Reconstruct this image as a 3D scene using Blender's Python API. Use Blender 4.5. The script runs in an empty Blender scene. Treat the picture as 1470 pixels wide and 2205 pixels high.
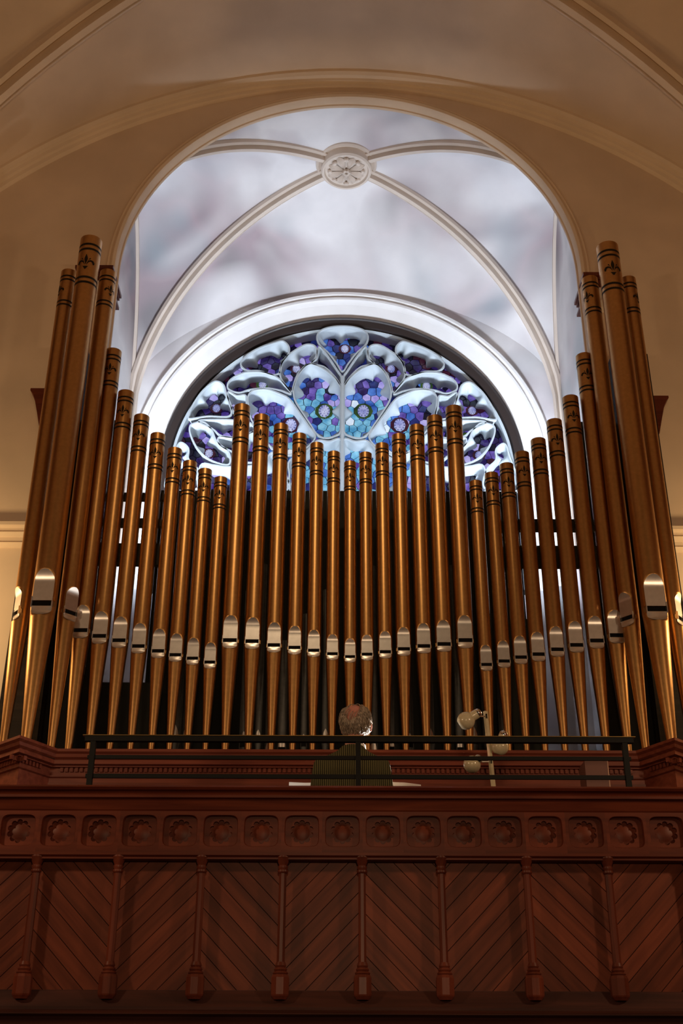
import bpy, bmesh, math, random
from mathutils import Vector, Matrix
from mathutils.geometry import tessellate_polygon
random.seed(7)
PI = math.pi
R_ = math.radians
scn = bpy.context.scene
col = scn.collection

# ------------------------------------------------------------------ camera
EYE = 1.65
FPX = 2450.0
PITCH, ROLL = R_(27), R_(0.2)
cd = bpy.data.cameras.new('camera')
cam = bpy.data.objects.new('camera', cd)
col.objects.link(cam)
cd.sensor_width = 36
cd.lens = FPX * 36 / 2205
cd.clip_start = 0.05
ROT = Matrix.Rotation(PI / 2 + PITCH, 3, 'X') @ Matrix.Rotation(ROLL, 3, 'Z')
cam.matrix_world = Matrix.Translation((0, 0, EYE)) @ ROT.to_4x4()
scn.camera = cam

# ------------------------------------------------------------------ world, exposure
w = bpy.data.worlds.new('world')
scn.world = w
w.use_nodes = True
bg = w.node_tree.nodes['Background']
bg.inputs[0].default_value = (1.0, 0.72, 0.48, 1)
bg.inputs[1].default_value = 0.03
scn.view_settings.view_transform = 'Standard'
scn.view_settings.look = 'None'
scn.view_settings.gamma = 1
scn.view_settings.exposure = 0.0
scn.view_settings.use_curve_mapping = False


def light(name, kind, loc, energy, color, size=0.2, aim=None, size_y=None, spot=None, blend=0.6, spread=None):
    d = bpy.data.lights.new(name, kind)
    d.energy = energy
    d.color = color
    if kind == 'AREA':
        d.size = size
        if size_y:
            d.shape = 'RECTANGLE'
            d.size_y = size_y
        if spread:
            d.spread = R_(spread)
    else:
        d.shadow_soft_size = size
    if kind == 'SPOT':
        d.spot_size = R_(spot or 60)
        d.spot_blend = blend
    o = bpy.data.objects.new(name, d)
    o.location = loc
    if aim is not None:
        o.rotation_euler = (Vector(aim) - Vector(loc)).to_track_quat('-Z', 'Y').to_euler()
    col.objects.link(o)
    return o


WARM = (1.0, 0.68, 0.40)
COOL = (0.77, 0.86, 1.0)
# nave pendants and wall lamps (all outside the frame, in the body of the church)
for sx in (-1, 1):
    light('nave_pendant_light', 'POINT', (sx * 3.4, 3.0, EYE + 2.3), 120, WARM, 0.15)
    light('wall_lamp_light', 'POINT', (sx * 3.5, 7.5, EYE + 3.1), 60, (1.0, 0.68, 0.33), 0.10)
light('nave_pendant_light', 'POINT', (0.1, -0.6, EYE + 1.2), 165, WARM, 0.14)
light('organ_spotlight', 'SPOT', (-0.8, 1.8, EYE + 7.0), 360, (1.0, 0.72, 0.42), 0.12, (-0.35, 7.6, EYE + 3.9), spot=30, blend=0.9)
# cool floodlights behind the organ, lighting the recess and the tracery
for sx in (-1, 1):
    light('recess_floodlight', 'AREA', (0.04 + sx * 1.92, 9.3, EYE + 3.5), 58, COOL, 0.35, (0.04 + sx * 1.75, 10.7, EYE + 6.9), 0.35, spread=80)
light('box_top_floodlight', 'AREA', (0.04, 9.3, EYE + 4.55), 13, COOL, 1.8, (0.04, 10.7, EYE + 5.6), 0.25, spread=110)
light('console_light', 'SPOT', (0.33, 6.88, EYE + 1.735), 42, (1.0, 0.94, 0.86), 0.03, (0.12, 6.6, EYE + 1.88), spot=165)

# ------------------------------------------------------------------ pixel helpers
def ray(px, py):
    return ROT @ Vector(((px - 735) / FPX, (1102.5 - py) / FPX, -1.0))


def P(px, py, D):
    r = ray(px, py)
    v = r * (D / r.y)
    return Vector((v.x, v.y, v.z + EYE))


def PH(px, py, h):
    r = ray(px, py)
    v = r * (h / r.z)
    return Vector((v.x, v.y, v.z + EYE))


def zat(py, D, px=735):
    return P(px, py, D).z


# ------------------------------------------------------------------ mesh helpers
class MB:
    def __init__(s):
        s.v = []
        s.f = []

    def add(s, vs, fs):
        n = len(s.v)
        s.v += [tuple(v) for v in vs]
        s.f += [tuple(i + n for i in f) for f in fs]
        return s

    def box(s, a, b, m=None):
        x0, y0, z0 = a
        x1, y1, z1 = b
        vs = [(x0, y0, z0), (x1, y0, z0), (x1, y1, z0), (x0, y1, z0), (x0, y0, z1), (x1, y0, z1), (x1, y1, z1), (x0, y1, z1)]
        if m:
            vs = [m @ Vector(v) for v in vs]
        return s.add(vs, [(0, 3, 2, 1), (4, 5, 6, 7), (0, 1, 5, 4), (1, 2, 6, 5), (2, 3, 7, 6), (3, 0, 4, 7)])

    def rows(s, rows, closed_u=False, closed_v=False):
        """grid from rows of points"""
        nu, nv = len(rows), len(rows[0])
        fs = []
        for i in range(nu if closed_u else nu - 1):
            for j in range(nv if closed_v else nv - 1):
                i2, j2 = (i + 1) % nu, (j + 1) % nv
                fs.append((i * nv + j, i * nv + j2, i2 * nv + j2, i2 * nv + j))
        return s.add([p for r in rows for p in r], fs)

    def lathe(s, prof, n=24, m=None, cap=True, a0=0.0, a1=2 * PI):
        rows = []
        full = abs(a1 - a0 - 2 * PI) < 1e-6
        for (r, z) in prof:
            rows.append([Vector((r * math.cos(a0 + (a1 - a0) * k / n), r * math.sin(a0 + (a1 - a0) * k / n), z)) for k in range(n if full else n + 1)])
        if m:
            rows = [[m @ p for p in r] for r in rows]
        base = len(s.v)
        s.rows(rows, False, full)
        if cap and full:
            nv = n
            s.f.append(tuple(base + k for k in range(nv))[::-1])
            o = base + (len(prof) - 1) * nv
            s.f.append(tuple(o + k for k in range(nv)))
        return s

    def poly_prism(s, pts, d0, d1, fn):
        """pts 2D closed polygon; fn(p2, d)->3D; caps triangulated"""
        n = len(pts)
        tri = tessellate_polygon([[Vector((p[0], p[1], 0)) for p in pts]])
        vs = [fn(p, d0) for p in pts] + [fn(p, d1) for p in pts]
        fs = [tuple(t) for t in tri] + [tuple(i + n for i in t)[::-1] for t in tri]
        fs += [(i, (i + 1) % n, n + (i + 1) % n, n + i) for i in range(n)]
        return s.add(vs, fs)

    def extrude_x(s, prof, x0, x1):
        return s.poly_prism(prof, x0, x1, lambda p, d: Vector((d, p[0], p[1])))

    def arc(s, cx, cz, prof, a0, a1, n=64, closed=True):
        rows = []
        for k in range(n + 1):
            a = a0 + (a1 - a0) * k / n
            rows.append([Vector((cx + r * math.cos(a), y, cz + r * math.sin(a))) for (r, y) in prof])
        base = len(s.v)
        s.rows(rows, False, closed)
        return s

    def sweep(s, path, us, vs_, prof, closed=False, pclosed=True, cap=True):
        rows = [[p + u * a + v * b for (a, b) in prof] for p, u, v in zip(path, us, vs_)]
        base = len(s.v)
        s.rows(rows, closed, pclosed)
        if cap and not closed and pclosed:
            m = len(prof)
            s.f.append(tuple(base + k for k in range(m)))
            o = base + (len(path) - 1) * m
            s.f.append(tuple(o + k for k in range(m)))
        return s

    def tube(s, path, r, n=10, cap=True):
        """round tube, r number or list"""
        path = [Vector(p) for p in path]
        us, vs_ = [], []
        rows = []
        up = Vector((0.13, 0.31, 0.94))
        for i, p in enumerate(path):
            t = (path[min(i + 1, len(path) - 1)] - path[max(i - 1, 0)]).normalized()
            u = t.cross(up).normalized()
            v = t.cross(u).normalized()
            rr = r[i] if isinstance(r, (list, tuple)) else r
            rows.append([p + (u * math.cos(2 * PI * k / n) + v * math.sin(2 * PI * k / n)) * rr for k in range(n)])
        base = len(s.v)
        s.rows(rows, False, True)
        if cap:
            s.f.append(tuple(base + k for k in range(n)))
            o = base + (len(path) - 1) * n
            s.f.append(tuple(o + k for k in range(n)))
        return s

    def plan(s, path, prof):
        """sweep a moulding profile (out, z) along a plan polyline, mitred; outward is to the right-hand of travel (-Y when travelling +X)"""
        path = [Vector(p) for p in path]
        rows = []
        for i, p in enumerate(path):
            ns = []
            if i > 0:
                t = (p - path[i - 1]).normalized(); ns.append(Vector((t.y, -t.x)))
            if i < len(path) - 1:
                t = (path[i + 1] - p).normalized(); ns.append(Vector((t.y, -t.x)))
            n = sum(ns, Vector((0, 0)))
            n = n / n.length
            k = 1 / max(0.3, n.dot(ns[0]))
            rows.append([Vector((p.x + n.x * k * o, p.y + n.y * k * o, z)) for (o, z) in prof])
        base = len(s.v)
        s.rows(rows, False, True)
        m = len(prof)
        s.f.append(tuple(base + k for k in range(m)))
        o = base + (len(path) - 1) * m
        s.f.append(tuple(o + k for k in range(m)))
        return s

    def mesh(s, name, mat, smooth=35):
        me = bpy.data.meshes.new(name)
        me.from_pydata(s.v, [], s.f)
        bm = bmesh.new()
        bm.from_mesh(me)
        bmesh.ops.recalc_face_normals(bm, faces=bm.faces)
        bm.to_mesh(me)
        bm.free()
        if mat:
            me.materials.append(mat)
        if smooth:
            for p in me.polygons:
                p.use_smooth = True
            me.set_sharp_from_angle(angle=R_(smooth))
        return me

    def build(s, name, mat, parent=None, smooth=35):
        return link(name, s.mesh(name, mat, smooth), parent)


def link(name, data, parent=None):
    o = bpy.data.objects.new(name, data)
    col.objects.link(o)
    if parent:
        o.parent = parent
    return o


def tag(o, label, cat=None, group=None, kind=None):
    if label:
        o['label'] = label
    if cat:
        o['category'] = cat
    if group:
        o['group'] = group
    if kind:
        o['kind'] = kind
    return o


def thing(name, label, cat, loc=(0, 0, 0), rz=0, group=None, kind=None):
    o = bpy.data.objects.new(name, None)
    o.empty_display_size = 0.1
    col.objects.link(o)
    o.location = loc
    o.rotation_euler = (0, 0, rz)
    return tag(o, label, cat, group, kind)


def struct(o, label=None):
    o['kind'] = 'structure'
    if label:
        o['label'] = label
    return o


# ------------------------------------------------------------------ materials
def newmat(name):
    m = bpy.data.materials.new(name)
    m.use_nodes = True
    nt = m.node_tree
    return m, nt, nt.nodes['Principled BSDF']


def N(nt, t, **kw):
    n = nt.nodes.new(t)
    for k, v in kw.items():
        if k in n.inputs:
            n.inputs[k].default_value = v
        else:
            setattr(n, k, v)
    return n


def coords(nt, scale=(1, 1, 1), rot=(0, 0, 0), kind='Object'):
    tc = N(nt, 'ShaderNodeTexCoord')
    mp = N(nt, 'ShaderNodeMapping')
    mp.inputs['Scale'].default_value = scale
    mp.inputs['Rotation'].default_value = rot
    nt.links.new(tc.outputs[kind], mp.inputs[0])
    return mp.outputs[0]


def ramp(nt, fac, stops):
    r = N(nt, 'ShaderNodeValToRGB')
    el = r.color_ramp.elements
    while len(el) < len(stops):
        el.new(0.5)
    for e, (p, c) in zip(el, stops):
        e.position = p
        e.color = (*c, 1)
    nt.links.new(fac, r.inputs[0])
    return r.outputs[0]


def mixc(nt, fac, a, b, mode='MIX'):
    m = N(nt, 'ShaderNodeMix', data_type='RGBA', blend_type=mode)
    for sock, val in ((m.inputs[0], fac), (m.inputs[6], a), (m.inputs[7], b)):
        if hasattr(val, 'is_linked') or hasattr(val, 'node'):
            nt.links.new(val, sock)
        else:
            sock.default_value = val if isinstance(val, float) else (*val, 1)
    return m.outputs[2]


def bump(nt, b, height, strength=0.2, dist=0.01):
    n = N(nt, 'ShaderNodeBump', Strength=strength, Distance=dist)
    nt.links.new(height, n.inputs['Height'])
    nt.links.new(n.outputs[0], b.inputs['Normal'])


def simple(name, c, rough=0.5, metal=0.0, noise=0.0, nscale=8, coat=0.0, spec=0.5):
    m, nt, b = newmat(name)
    b.inputs['Roughness'].default_value = rough
    b.inputs['Metallic'].default_value = metal
    b.inputs['Coat Weight'].default_value = coat
    b.inputs['Specular IOR Level'].default_value = spec
    t = N(nt, 'ShaderNodeTexNoise', Scale=nscale, Detail=4.0)
    nt.links.new(coords(nt), t.inputs[0])
    k = max(noise, 0.03)
    nt.links.new(ramp(nt, t.outputs[0], [(0.3, tuple(x * (1 - k) for x in c)), (0.7, tuple(min(1, x * (1 + k)) for x in c))]), b.inputs['Base Color'])
    return m


def plaster(name, c, stain=None, amount=0.4, scale=0.9, lo=0.45, hi=0.7):
    m, nt, b = newmat(name)
    b.inputs['Roughness'].default_value = 0.85
    b.inputs['Specular IOR Level'].default_value = 0.2
    co = coords(nt)
    t = N(nt, 'ShaderNodeTexNoise', Scale=2.5, Detail=6.0)
    nt.links.new(co, t.inputs[0])
    base = ramp(nt, t.outputs[0], [(0.3, tuple(x * 0.93 for x in c)), (0.7, tuple(min(1, x * 1.04) for x in c))])
    if stain:
        t2 = N(nt, 'ShaderNodeTexNoise', Scale=scale, Detail=2.0, Distortion=0.6)
        nt.links.new(co, t2.inputs[0])
        f = ramp(nt, t2.outputs[0], [(lo, (0, 0, 0)), (hi, (amount,) * 3)])
        t3 = N(nt, 'ShaderNodeTexNoise', Scale=scale * 1.7, Detail=1.0)
        mp = coords(nt, (1, 1, 1))
        nt.links.new(mp, t3.inputs[0])
        sc = ramp(nt, t3.outputs['Color'], [(0.35, stain[0]), (0.5, stain[1]), (0.65, stain[2])])
        base = mixc(nt, f, base, sc)
    nt.links.new(base, b.inputs['Base Color'])
    t4 = N(nt, 'ShaderNodeTexNoise', Scale=60, Detail=4.0)
    nt.links.new(co, t4.inputs[0])
    bump(nt, b, t4.outputs[0], 0.08, 0.004)
    return m


def wood(name, dark, lite, axis='X', rough=0.42, scale=1.0, rot=(0, 0, 0), spec=0.2):
    m, nt, b = newmat(name)
    b.inputs['Roughness'].default_value = rough
    b.inputs['Specular IOR Level'].default_value = spec
    sc = {'X': (2, 26, 26), 'Y': (26, 2, 26), 'Z': (26, 26, 2)}[axis]
    co = coords(nt, (1, 1, 1), rot)
    mp = N(nt, 'ShaderNodeMapping')
    mp.inputs['Scale'].default_value = tuple(x * scale for x in sc)
    nt.links.new(co, mp.inputs[0])
    co = mp.outputs[0]
    t = N(nt, 'ShaderNodeTexNoise', Scale=1.0, Detail=5.0, Distortion=0.4)
    nt.links.new(co, t.inputs[0])
    base = ramp(nt, t.outputs[0], [(0.3, dark), (0.72, lite)])
    oi = N(nt, 'ShaderNodeObjectInfo')
    v = ramp(nt, oi.outputs['Random'], [(0.0, (0.78, 0.78, 0.78)), (1.0, (1.15, 1.12, 1.1))])
    nt.links.new(mixc(nt, 1.0, base, v, 'MULTIPLY'), b.inputs['Base Color'])
    bump(nt, b, t.outputs[0], 0.12, 0.002)
    return m


M = {}
M['nave'] = plaster('cream_wall_plaster', (0.76, 0.60, 0.44), ((0.42, 0.33, 0.25), (0.5, 0.38, 0.28), (0.46, 0.36, 0.28)), 0.4, 0.7, 0.5, 0.8)
M['nave_trim'] = plaster('cream_trim_plaster', (0.79, 0.63, 0.46))
M['alcove'] = plaster('pale_recess_plaster', (0.80, 0.78, 0.78), ((0.22, 0.20, 0.21), (0.40, 0.30, 0.33), (0.24, 0.30, 0.34)), 0.85, 0.75, 0.44, 0.70)
M['alcove_trim'] = plaster('pale_trim_plaster', (0.82, 0.80, 0.78))
M['rib'] = plaster('rib_plaster', (0.70, 0.60, 0.51))
M['stone'] = plaster('tracery_stone', (0.50, 0.56, 0.59))
M['wood'] = wood('mahogany', (0.080, 0.015, 0.007), (0.165, 0.035, 0.015), 'X')
M['plinth'] = wood('plinth_mahogany', (0.030, 0.010, 0.008), (0.065, 0.020, 0.014), 'X', 0.6)
M['wood_v'] = wood('mahogany_upright', (0.085, 0.018, 0.010), (0.17, 0.040, 0.021), 'Z', 0.38, spec=0.25)
M['board_a'] = wood('mahogany_board_falling', (0.090, 0.019, 0.009), (0.19, 0.045, 0.020), 'X', 0.45, 1.0, (0, R_(-45), 0))
M['board_b'] = wood('mahogany_board_rising', (0.090, 0.019, 0.009), (0.19, 0.045, 0.020), 'X', 0.45, 1.0, (0, R_(45), 0))
M['case'] = wood('case_mahogany', (0.16, 0.035, 0.020), (0.27, 0.07, 0.038), 'X', 0.4)
M['darkwood'] = wood('dark_case_wood', (0.012, 0.008, 0.006), (0.03, 0.02, 0.014), 'X', 0.7)
M['swell'] = simple('black_box_paint', (0.022, 0.022, 0.020), 0.9, 0, 0.1, spec=0.1)
M['gold'] = simple('gold_bronze_paint', (0.50, 0.27, 0.10), 0.37, 1.0, 0.08, 40)
M['print'] = simple('dark_stencil_paint', (0.014, 0.010, 0.005), 0.6, 0, spec=0.2)
M['silver'] = simple('silver_mouth_paint', (0.74, 0.70, 0.68), 0.34, 0.95, 0.06, 30)
M['slot'] = simple('mouth_black', (0.008, 0.007, 0.006), 0.9, spec=0.1)
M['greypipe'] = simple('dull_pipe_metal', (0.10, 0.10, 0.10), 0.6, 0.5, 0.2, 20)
M['frame_dark'] = simple('dark_window_frame', (0.035, 0.026, 0.024), 0.35)
M['lead'] = simple('lead_came', (0.012, 0.012, 0.016), 0.7)
M['iron'] = simple('black_iron', (0.005, 0.005, 0.005), 0.6, spec=0.2)
M['brass'] = simple('worn_brass_edge', (0.42, 0.26, 0.09), 0.35, 0.9)
M['skin'] = simple('skin', (0.62, 0.26, 0.20), 0.5, 0, 0.1, 30)
M['hair'] = simple('grey_brown_hair', (0.33, 0.26, 0.20), 0.5, 0, 0.5, 60)
M['paper'] = simple('white_paper', (0.9, 0.9, 0.9), 0.8)
M['shirt'] = simple('white_collar_cloth', (0.85, 0.85, 0.86), 0.8)
M['trouser'] = simple('dark_trouser_cloth', (0.03, 0.03, 0.035), 0.8)
M['enamel'] = simple('cream_enamel', (0.62, 0.54, 0.36), 0.22, 0, 0.06, 50, coat=0.6)
M['chrome'] = simple('chrome', (0.75, 0.75, 0.75), 0.08, 1.0)
M['box'] = simple('brown_box_veneer', (0.15, 0.055, 0.040), 0.55)
M['boxpale'] = simple('pale_box_edge', (0.50, 0.29, 0.20), 0.6)
M['floor'] = wood('nave_floor_boards', (0.05, 0.025, 0.015), (0.10, 0.05, 0.03), 'Y', 0.5)
mk, nt, b = newmat('olive_rib_knit')
b.inputs['Roughness'].default_value = 0.95
b.inputs['Specular IOR Level'].default_value = 0.1
wv = N(nt, 'ShaderNodeTexWave', Scale=26.0, Distortion=1.2, bands_direction='X')
wv.inputs['Detail Scale'].default_value = 0.6
nt.links.new(coords(nt), wv.inputs[0])
nt.links.new(ramp(nt, wv.outputs['Color'], [(0.25, (0.035, 0.032, 0.016)), (0.8, (0.16, 0.145, 0.07))]), b.inputs['Base Color'])
bump(nt, b, wv.outputs['Fac'], 0.8, 0.006)
M['knit'] = mk


def glass(name, c, c2, strength):
    m, nt, b = newmat(name)
    t = N(nt, 'ShaderNodeTexNoise', Scale=9.0, Detail=3.0)
    nt.links.new(coords(nt), t.inputs[0])
    cc = ramp(nt, t.outputs[0], [(0.35, c), (0.7, c2)])
    b.inputs['Base Color'].default_value = (*[x * 0.3 for x in c], 1)
    b.inputs['Roughness'].default_value = 0.15
    nt.links.new(cc, b.inputs['Emission Color'])
    b.inputs['Emission Strength'].default_value = strength
    return m


G = {
    'cyan': glass('cyan_glass', (0.05, 0.28, 0.55), (0.35, 0.75, 0.95), 0.75),
    'blue': glass('blue_glass', (0.02, 0.08, 0.40), (0.12, 0.30, 0.85), 0.7),
    'deep': glass('deep_blue_glass', (0.008, 0.012, 0.09), (0.03, 0.05, 0.30), 0.6),
    'purple': glass('purple_glass', (0.06, 0.03, 0.26), (0.28, 0.20, 0.75), 0.65),
    'violet': glass('dark_violet_glass', (0.015, 0.008, 0.07), (0.06, 0.03, 0.24), 0.55),
    'lav': glass('lavender_glass', (0.30, 0.24, 0.75), (0.62, 0.58, 0.98), 0.7),
    'black': glass('smoked_glass', (0.003, 0.003, 0.012), (0.01, 0.008, 0.04), 0.5),
    'green': glass('green_glass', (0.02, 0.06, 0.02), (0.12, 0.24, 0.06), 0.4),
    'yellow': glass('yellow_green_glass', (0.45, 0.55, 0.15), (0.75, 0.85, 0.40), 0.6),
    'white': glass('clear_glass', (0.55, 0.72, 0.95), (0.9, 0.95, 1.0), 0.8),
    'maroon': glass('maroon_glass', (0.03, 0.006, 0.02), (0.10, 0.02, 0.05), 0.5),
    'hairline': glass('painted_hair_glass', (0.10, 0.12, 0.34), (0.32, 0.34, 0.62), 0.6),
    'face': glass('painted_face_glass', (0.25, 0.28, 0.62), (0.75, 0.78, 1.0), 0.75),
}

# ================================================================== STRUCTURE
E_ = EYE
WALL = 8.2
# ---- nave
NA, NH, NC = 5.4, 6.56, 9.03            # vault half-span, rise, crown above eye
NS = NC - NH
ND, NB = 2.05, 6.15


def nz(x):
    return NS + NH * math.sqrt(max(0.0, 1 - (x / NA) ** 2))


def nave_h(x, d):
    b = 1e9
    c = NB - round((NB - d) / (2 * ND)) * 2 * ND
    t = min(1, abs(d - c) / ND)
    return max(nz(x), NS + NH * math.sqrt(1 - t * t))


mb = MB()
nx, ny = 72, 96
rows = []
for i in range(nx + 1):
    x = -NA * math.cos(PI * i / nx)
    row = []
    for j in range(ny + 1):
        d = WALL - 12.3 * j / ny
        row.append(Vector((x, d, E_ + nave_h(x, d) + 0.0)))
    rows.append(row)
mb.rows(rows)
ceil_n = struct(mb.build('ceiling', M['nave'], None, 60), 'tan plaster vault of the nave with ribs')
# extra grid thickness is not visible; ribs of the nave vault
RIB = [(-.12, -.04), (-.12, .03), (-.085, .055), (-.06, -.005), (-.045, -.005), (-.035, .10), (.035, .10), (.045, -.005), (.06, -.005), (.085, .055), (.12, .03), (.12, -.04)]


def rib_path(pts):
    us, vs = [], []
    for i, p in enumerate(pts):
        t = (pts[min(i + 1, len(pts) - 1)] - pts[max(i - 1, 0)]).normalized()
        u = t.cross(Vector((0, 0, 1)))
        if u.length < 1e-4:
            u = Vector((1, 0, 0))
        u.normalize()
        v = u.cross(t).normalized()
        if v.z > 0:
            v = -v
        us.append(u); vs.append(v)
    return us, vs


for sx in (-1, 1):
    pts = []
    for k in range(61):
        t = -0.995 + 1.99 * k / 60
        pts.append(Vector((sx * NA * t, NB + ND * t, E_ + NS + NH * math.sqrt(1 - t * t))))
    us, vs = rib_path(pts)
    MB().sweep(pts, us, vs, [(a * .9, b * 1.0) for a, b in RIB]).build('vault_rib', M['nave_trim'], ceil_n)
# formeret on the wall
pts = []
for k in range(97):
    x = -5.0 + 10.0 * k / 96
    pts.append(Vector((x, WALL, E_ + nz(x))))
us = [Vector((0, -1, 0))] * len(pts)
vs = []
for i, p in enumerate(pts):
    t = (pts[min(i + 1, 96)] - pts[max(i - 1, 0)]).normalized()
    vs.append(Vector((t.z, 0, -t.x)))
prof = [(-.02, -.02), (.15, -.02), (.15, .03), (.125, .055), (.09, .06), (.08, .085), (.05, .09), (.04, .12), (.015, .13), (-.02, .13)]
MB().sweep(pts, us, vs, prof).build('wall_arch_rib', M['nave_trim'], ceil_n)

# ---- end wall with the arch opening
AX, AZ, AR = 0.05, 6.665, 2.13
mb = MB()
xs = [-NA * math.cos(PI / 2 * k / 24) for k in range(24) if -NA * math.cos(PI / 2 * k / 24) < AX - AR - .02] + [AX - AR] + [AX - AR * math.cos(PI * k / 48) for k in range(1, 48)] + [AX + AR] + [NA * math.sin(PI / 2 * k / 24) for k in range(25) if NA * math.sin(PI / 2 * k / 24) > AX + AR + .02]
for a, b in zip(xs[:-1], xs[1:]):
    def lo(x):
        if abs(x - AX) >= AR - 1e-6:
            return None
        return AZ + math.sqrt(AR * AR - (x - AX) ** 2)
    inside = (a >= AX - AR - 1e-6 and b <= AX + AR + 1e-6)
    za = (lo(a) or AZ) if inside else -E_
    zb = (lo(b) or AZ) if inside else -E_
    n = 1
    mb.add([(a, WALL, E_ + za), (b, WALL, E_ + zb), (b, WALL, E_ + nz(b) + .3), (a, WALL, E_ + nz(a) + .3)], [(0, 1, 2, 3)])
wall = struct(mb.build('wall_back', M['nave'], None, 20), 'tan plaster end wall with a round arch behind the organ')
# arch moulding and reveal
aprof = [(AR + .065, WALL + .02), (AR + .065, WALL - .012), (AR + .052, WALL - .025), (AR + .035, WALL - .018), (AR + .028, WALL - .03), (AR + .005, WALL - .045), (AR - .02, WALL - .035), (AR - .03, WALL - .01), (AR - .03, WALL + .055), (AR - .042, WALL + .06), (AR - .046, WALL + .075), (AR - .042, WALL + .09), (AR + .30, WALL + .12), (AR + .30, WALL + .10), (AR, WALL + .05)]
rows = []
seq = [(AX + 1, k / 24) for k in range(1)]
mb = MB()
n = 72
for k in range(-1, n + 2):
    if k == -1 or k == n + 1:
        s = 1 if k == -1 else -1
        rows.append([Vector((AX + s * r, y, E_ + 0.6)) for r, y in aprof])
    else:
        a = PI * k / n
        rows.append([Vector((AX + r * math.cos(a), y, E_ + AZ + r * math.sin(a))) for r, y in aprof])
mb.rows(rows, False, True)
mb.build('arch_moulding', M['nave_trim'], wall)
# string course either side
sp = [(WALL + .01, 0), (WALL - .09, 0), (WALL - .09, -.03), (WALL - .06, -.045), (WALL - .06, -.07), (WALL - .075, -.085), (WALL - .06, -.105), (WALL - .035, -.115), (WALL - .035, -.15), (WALL - .05, -.165), (WALL - .02, -.19), (WALL + .01, -.195)]
for sx, y0 in ((-1, 1127), (1, 1137)):
    z0 = zat(y0, 8.15, 20 if sx < 0 else 1460)
    x0, x1 = (-NA, AX - AR - .07) if sx < 0 else (AX + AR + .07, NA)
    MB().extrude_x([(y, z0 + z) for y, z in sp], x0, x1).build('string_course', M['nave_trim'], wall)
# impost capitals at the springing
for sx in (-1, 1):
    cx = AX + sx * (AR + .135)
    zt = zat(577 if sx < 0 else 592, 8.1, 235 if sx < 0 else 1270)
    t = MB()
    for k, (w_, d_, za, zb) in enumerate([(.17, .14, 0, -.03), (.155, .125, -.03, -.06), (.14, .11, -.06, -.14), (.16, .13, -.14, -.165)]):
        t.box((cx - w_, WALL - d_, zt + zb), (cx + w_, WALL + .26 + d_ * .3, zt + za))
    cap = t.build('impost_capital', M['wood_v'], wall)
    c2 = MB().lathe([(.02, -.34), (.06, -.33), (.085, -.28), (.07, -.25), (.10, -.22), (.12, -.165)], 16, Matrix.Translation((cx, WALL - .02, zt)))
    c2.build('corbel', M['rib'], cap)

# side walls and floor of the nave
for sx, nm in ((-1, 'wall_left'), (1, 'wall_right')):
    struct(MB().box((sx * NA, WALL - 12.3, 0), (sx * (NA + .15), WALL, E_ + 9.3)).build(nm, M['wood_v'], None, 0))  # out of view; dark mahogany finish put on to cut bounce light
struct(MB().box((-NA, WALL - 12.3, -.12), (NA, WALL + 3, 0)).build('floor', M['floor'], None, 0))

# ---- recess behind the arch
VX, VW, VS, VH = 0.04, 2.40, 6.58, 2.57
V0, V1 = 8.30, 10.72
VC, VD = 9.48, 1.25


def vz1(x):
    return VH * math.sqrt(max(0, 1 - ((x - VX) / VW) ** 2))


def vz2(d):
    return VH * math.sqrt(max(0, 1 - ((d - VC) / VD) ** 2))


def vault_h(x, d):
    """groin vault; the cell towards the window slopes down on to the window arch"""
    a, b = vz1(x), vz2(d)
    if d > VC and a > b:
        t = min(1.0, (d - VC) / VD)
        s = min(1.0, abs(x - VX) / (VW * max(t, 1e-4)))
        rib = VH * math.sqrt(max(0, 1 - t * t))
        cen = VH - .87 * t * t
        return rib + (cen - rib) * max(0, 1 - s * s) ** (.5 + .2 * t) if cen > rib else rib
    return max(a, b)


mb = MB()
rows = []
for i in range(81):
    x = VX - VW * math.cos(PI * i / 80)
    rows.append([Vector((x, V0 + (V1 - V0) * j / 70, E_ + VS + vault_h(x, V0 + (V1 - V0) * j / 70))) for j in range(71)])
mb.rows(rows)
ceil_a = struct(mb.build('ceiling.001', M['alcove'], None, 50), 'pale stained ribbed vault of the recess above the window')
for sx, nm in ((-1, 'wall_recess_left'), (1, 'wall_recess_right')):
    mb = MB()
    x = VX + sx * VW
    rows = [[Vector((x, V0 + (V1 - V0) * j / 40, E_ + .6)), Vector((x, V0 + (V1 - V0) * j / 40, E_ + VS + vz2(V0 + (V1 - V0) * j / 40) + .01))] for j in range(41)]
    mb.rows(rows)
    struct(mb.build(nm, M['alcove'], None, 0))
    # wall rib along the side lunette
    pts = [Vector((x - sx * .0, VC + VD * math.sin(a), E_ + VS + VH * math.cos(a))) for a in [R_(-62 + 152 * k / 60) for k in range(61)]]
    pts = [p for p in pts if p.y < V1 + .02]
    us = [Vector((-sx, 0, 0))] * len(pts)
    vs = []
    for i, p in enumerate(pts):
        t = (pts[min(i + 1, len(pts) - 1)] - pts[max(i - 1, 0)]).normalized()
        vs.append(Vector((0, t.z, -t.y)) if t.y > 0 or t.z < 0 else Vector((0, -t.z, t.y)))
    MB().sweep(pts, us, vs, [(-.02, -.02), (.035, -.02), (.035, .03), (-.02, .03)]).build('wall_rib', M['rib'], ceil_a)
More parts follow.
